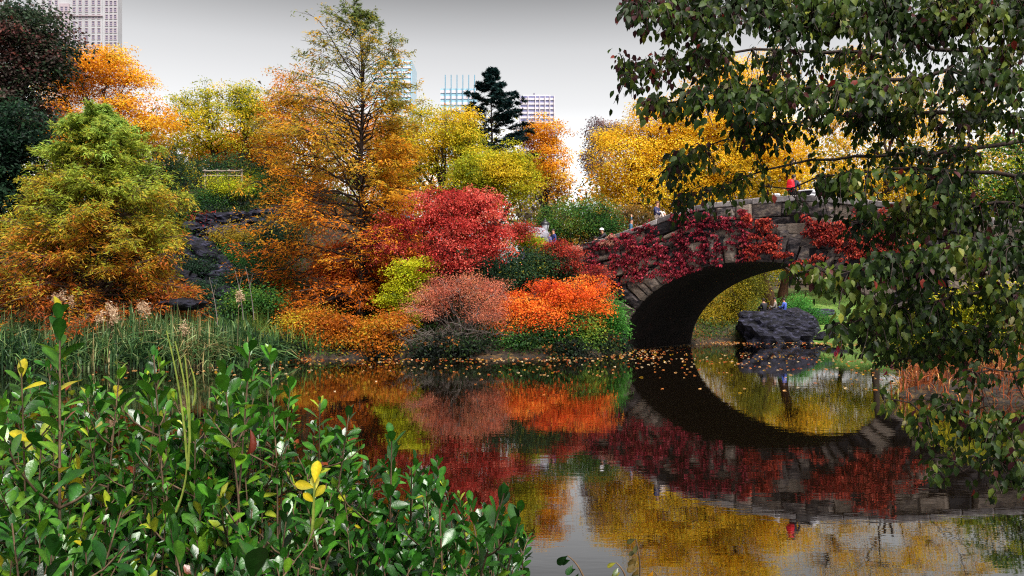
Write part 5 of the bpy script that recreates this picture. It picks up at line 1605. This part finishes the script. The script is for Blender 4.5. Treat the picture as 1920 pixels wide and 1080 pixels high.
# bare grey stems leaning out of the far bank over the water
rq = np.random.default_rng(12)
for i, (px, d) in enumerate([(742, 36.2), (775, 36.1), (812, 36.2), (838, 36.3), (905, 36.6), (948, 37.0)]):
    b = on_ground(px, d)
    t = thing('bare_shrub', 'leafless grey twiggy shrub at the far waterline, ' + ['leftmost of six', 'second of six from the left', 'third of six from the left', 'third of six from the right', 'second of six from the right', 'rightmost of six'][i], 'shrub', b, 'bare twiggy shrubs along the far shore')
    m = 12
    e_ = np.stack([rq.normal(0, .8, m), -.5 - rq.random(m) * .6, rq.uniform(.1, 1.05, m)], 1)
    C = bez(rq.normal(0, .12, (m, 3)) * [1, 1, 0], e_ * [.4, .4, .9] + [0, 0, .15], e_, 7)
    C[:, 2:] += rq.normal(0, .05, (m, 5, 3))
    g = Geo(); tubes(g, C, np.broadcast_to(np.linspace(.013, .005, 7), (m, 7)), 4)
    k = rq.integers(0, m, 34); s0_ = C[k, rq.integers(2, 6, 34)]
    e2 = s0_ + np.stack([rq.normal(0, .3, 34), rq.normal(-.1, .2, 34), rq.normal(.08, .2, 34)], 1)
    tubes(g, bez(s0_, (s0_ + e2) / 2 + [0, 0, .05], e2, 4), np.broadcast_to(np.linspace(.008, .004, 4), (34, 4)), 3)
    g.build('branch', M_GREYTWIG, t, True)

# small sprigs at the lower edge of the view
def sprig(label, px0, py0, px1, py1, d, leaves, pal, size, group=None):
    a, b = W(px0, py0, d), W(px1, py1, d)
    gz = float(ground_z(np.array([a[0]]), np.array([d]))[0])
    root = np.array([a[0] + .08, d, gz - .03])
    t = thing('sprig', label, 'plant', root)
    C = np.concatenate([bez(root, (root + a) / 2 + [.02, 0, 0], a, 8)[:-1], bez(a, (a + b) / 2 + [.01, 0, .02], b, 8)])
    g = Geo(); tubes(g, C - root, np.linspace(.006, .0015, len(C)), 5); g.build('stem', M_TWIG, t, True)
    rng = np.random.default_rng(int(px0))
    for k in range(leaves):
        f_ = (k + 1) / leaves
        p_ = a * (1 - f_) + b * f_ - root
        s_ = -1 if k % 2 else 1
        ax_ = unit(np.array([-.75 + .5 * s_ * rng.random(), rng.normal(0, .4), -.7 + .3 * rng.random()]))
        g = Geo(); place(g, OBOV, [np.zeros(3)], ax_[None], np.array([[rng.normal(0, .3), -.8, .5]]), size * rng.uniform(.75, 1.2), pick(pal, np.array([rng.random()]))[0])
        g.build('leaf', M_GLOSS, t, True, loc=tuple(map(float, p_)))
    return t


sprig('dark sprig with drooping narrow leaves against the bright reflection', 1100, 1100, 1064, 1042, 2.3, 7, GLEAF[:2], .04)
sprig('slender upright sprig with small olive leaves at the bottom edge', 1200, 1100, 1192, 1010, 2.4, 8, [('3a3a1c', 1), ('5a4a24', 1)], .035)
sprig('short sprig with yellow green leaves left of the slender upright one', 1180, 1110, 1155, 1055, 2.3, 6, [('6a6a20', 1), ('3a4a1c', 1)], .03)
sprig('sprig with broad amber yellow leaves right of the slender one at the bottom edge', 1240, 1120, 1225, 1070, 2.2, 3, [('b07a18', 1), ('c09020', 1)], .06)
sprig('low leafy sprig with reddish leaves further right along the bottom edge', 1330, 1130, 1310, 1078, 2.2, 5, [('5a3a1c', 1), ('6a5a24', 1)], .035)

# ------------------------------------------------------------------ the overhanging tree at the right
TB = np.array([6.6, 5.2, 0.4])
over = thing('overhanging_tree', 'near tree whose drooping dark green branches hang in from the right', 'tree', TB)
g = Geo(); tubes(g, bez(np.array([0, 0, -.4]), np.array([.2, .1, 3.5]), np.array([-.1, .3, 7.5]), 12), np.linspace(.34, .12, 12), 12); g.build('trunk', M_BARKD, over, True)
LIMBS = [[(2050, 10, 5.2), (1750, 60, 5), (1560, 58, 4.9), (1440, 48, 4.8), (1330, 22, 4.8), (1200, 6, 4.7)],
         [(2050, 90, 6), (1800, 90, 6), (1600, 100, 5.8), (1450, 92, 5.6), (1300, 112, 5.5), (1172, 138, 5.4)],
         [(2060, 160, 4.6), (1780, 130, 4.6), (1560, 160, 4.6), (1400, 175, 4.6), (1240, 195, 4.7)],
         [(2060, 230, 5.6), (1800, 210, 5.6), (1600, 210, 5.5), (1420, 230, 5.4), (1330, 270, 5.4), (1275, 300, 5.4)],
         [(2060, 260, 6.4), (1800, 280, 6.2), (1620, 290, 6), (1450, 310, 5.8), (1350, 345, 5.7), (1285, 385, 5.6)],
         [(2060, 340, 5), (1820, 320, 5), (1640, 320, 5), (1540, 340, 5), (1440, 350, 5)],
         [(2060, 400, 5.8), (1850, 380, 5.7), (1720, 390, 5.6), (1610, 420, 5.5)],
         [(2060, 460, 4.8), (1850, 460, 4.8), (1680, 490, 4.7), (1560, 520, 4.6), (1490, 512, 4.6)],
         [(2060, 540, 5.4), (1850, 550, 5.3), (1700, 570, 5.1), (1600, 590, 5), (1545, 640, 5)],
         [(2060, 620, 6.0), (1880, 620, 5.9), (1760, 650, 5.8), (1670, 690, 5.7)],
         [(2060, 660, 5.0), (1920, 690, 5.0), (1830, 700, 5.0)],
         [(2060, 860, 4.8), (1920, 810, 4.8), (1800, 790, 4.8), (1720, 765, 4.8), (1655, 745, 4.8)],
         [(2060, 820, 5.2), (1900, 850, 5.1), (1800, 880, 5), (1730, 905, 5)]]
rt = np.random.default_rng(99)
LPTS, LR_ = [], []
gb = Geo()
for q in LIMBS:
    pts = np.array([W(*p) for p in q])
    st = TB + np.array([-.15, .1, np.clip(pts[0, 2] - .4 - TB[2] + .6, 1.2, 6.5)])
    pts = np.concatenate([[st], pts])
    u = np.concatenate([[0], np.cumsum(np.linalg.norm(np.diff(pts, axis=0), axis=1))])
    uu = np.linspace(0, u[-1], 34)
    C = np.stack([np.interp(uu, u, pts[:, k]) for k in range(3)], 1)
    for _ in range(3):
        C[1:-1] = (C[:-2] + 2 * C[1:-1] + C[2:]) / 4
    C[1:-1] += rt.normal(0, .018, (32, 3))
    tubes(gb, C - TB, np.linspace(.034, .004, 34), 6)
    LPTS.append(C)
LP_ = np.concatenate(LPTS)
lpx = 960 + LP_[:, 0] / LP_[:, 1] * F; lpy = 570 - (LP_[:, 2] - CAMZ) / LP_[:, 1] * F
XLY = [-40, 0, 60, 120, 150, 180, 220, 260, 290, 320, 350, 375, 400, 420, 480, 500, 515, 540, 570, 600, 640, 660, 690, 710, 750, 770, 800, 860, 900, 930, 960]
XLX = [1165, 1170, 1178, 1160, 1240, 1222, 1265, 1290, 1345, 1330, 1300, 1270, 1420, 1560, 1580, 1480, 1475, 1500, 1560, 1600, 1530, 1560, 1660, 1690, 1650, 1650, 1690, 1740, 1720, 1800, 1930]


def hang_density(px, py):
    xl = np.interp(py, XLY, XLX)
    p = np.clip(.5 + (px - xl) / 340, 0, 1) * (px > xl)
    q = np.stack([px / 60, py / 60, 0 * px], 1)
    nz = vnoise(q, 12, 1.0)
    p = p * np.clip(.82 + np.where(px < 1600, .95, .6) * nz, .1, 1)
    p = np.where((py > 372) & (py < 505) & (px < 1610), p * .4, p)
    p = np.where((py > 690) & (py < 762), p * .22, p)
    p = np.where((py >= 762) & (py < 950), p * .62, p)
    p = np.where(py > 945, p * .05, p)
    gap = np.exp(-((px - 1880) / 45) ** 2 - ((py - 300) / 110) ** 2) + .8 * np.exp(-((px - 1560) / 40) ** 2 - ((py - 70) / 40) ** 2) + .9 * np.exp(-((px - 1400) / 50) ** 2 - ((py - 20) / 30) ** 2)
    gap += .8 * np.exp(-((px - 1600) / 70) ** 2 - ((py - 290) / 40) ** 2)
    for tx, ty in ((1188, 28), (1180, 128), (1232, 192), (1288, 378), (1300, 312)):
        p = np.maximum(p, .75 * np.exp(-((px - tx) / 46) ** 2 - ((py - ty) / 26) ** 2))
    gap += 1.2 * (np.abs(px - 1490) < 42) * (np.abs(py - 352) < 22) + .9 * (np.abs(px - 1240) < 30) * (np.abs(py - 395) < 30)
    return p * (1 - .8 * np.clip(gap, 0, 1.25))


NS = 3100
px = rt.uniform(1150, 1990, NS * 8); py = rt.uniform(-60, 960, NS * 8)
ok = rt.random(NS * 8) < hang_density(px, py)
px, py = px[ok][:NS], py[ok][:NS]
i = np.argmin((lpx[None] - px[:, None]) ** 2 + ((lpy[None] - (py[:, None] - 22)) * 1.3) ** 2, 1)
dd = LP_[i, 1] + rt.normal(0, .45, len(px))
SPp = np.stack([(px - 960) / F * dd, dd, CAMZ + (570 - py) / F * dd], 1)
S0 = LP_[i]
MID = (S0 + SPp) / 2 + np.array([0, 0, .05]) + rt.normal(0, .03, SPp.shape)
TW = bez(S0, MID, SPp, 4)
tubes(gb, TW - TB, np.broadcast_to(np.linspace(.0055, .002, 4), (len(px), 4)), 3)
gb.build('branch', M_BARKD, over, True)
PER = 8
k = np.repeat(np.arange(len(px)), PER)
f_ = rt.random(len(k)) ** .5
f_ = np.minimum(f_ * 1.02, 1)
pos = S0[k] * ((1 - f_) ** 2)[:, None] + 2 * (f_ * (1 - f_))[:, None] * MID[k] + (f_ ** 2)[:, None] * SPp[k]
dirn = unit(SPp - S0)[k]
out_ = unit(np.cross(dirn, rt.normal(size=(len(k), 3))))
pos = pos + out_ * rt.uniform(.01, .05, (len(k), 1))
axs = dirn * .35 + out_ * .55 + np.array([-.1, -.1, -.95]) + rt.normal(0, .22, (len(k), 3))
nrs = np.stack([rt.normal(-.1, .7, len(k)), -.7 + rt.normal(0, .45, len(k)), .55 + rt.normal(0, .5, len(k))], 1)
siz = rt.uniform(.034, .062, len(k))
ppx = 960 + pos[:, 0] / pos[:, 1] * F; ppy = 570 - (pos[:, 2] - CAMZ) / pos[:, 1] * F
wnd = ((np.abs(ppx - 1493) < 40) & (np.abs(ppy - 348) < 24) & (rt.random(len(ppx)) < .93)) | ((np.abs(ppx - 1236) < 26) & (np.abs(ppy - 396) < 26))
k, pos, axs, nrs, siz, ppx, ppy = (q[~wnd] for q in (k, pos, axs, nrs, siz, ppx, ppy))
u = np.clip(.45 + .25 * vnoise(np.stack([ppx / 90, ppy / 90, 0 * ppx], 1), 44, 1.0) + rt.normal(0, .2, len(k)), 0, .999)
col = pick([('16240e', 2.4), ('243812', 3), ('384c16', 3), ('505e1c', 2.4), ('74782c', 1.3), ('a49e76', .6)], u) * np.exp(rt.normal(0, .2, (len(k), 1)))
redp = np.clip(.4 * np.exp(-((ppx - 1180) / 90) ** 2 - ((ppy - 60) / 120) ** 2) + .045, 0, 1)
isr = rt.random(len(k)) < redp
col[isr] = pick([('3a1c22', 2), ('4a2428', 2), ('5a3030', 1), ('7a2a20', .5)], rt.random(isr.sum()))
tipc = ((np.hypot(ppx - 1548, ppy - 650) < 28) | (np.hypot(ppx - 1668, ppy - 700) < 22)) & (rt.random(len(k)) < .6)
col[tipc] = pick([('b03a5a', 2), ('c85a30', 1), ('d88a90', 1)], rt.random(tipc.sum()))
leaf_parts(over, TB, LOBED, pos, axs, nrs, siz, np.clip(col, .004, .8), M_HANG, siz / pos[:, 1] * ((ppx < 1915) & (ppy > 4)), 300, 70)
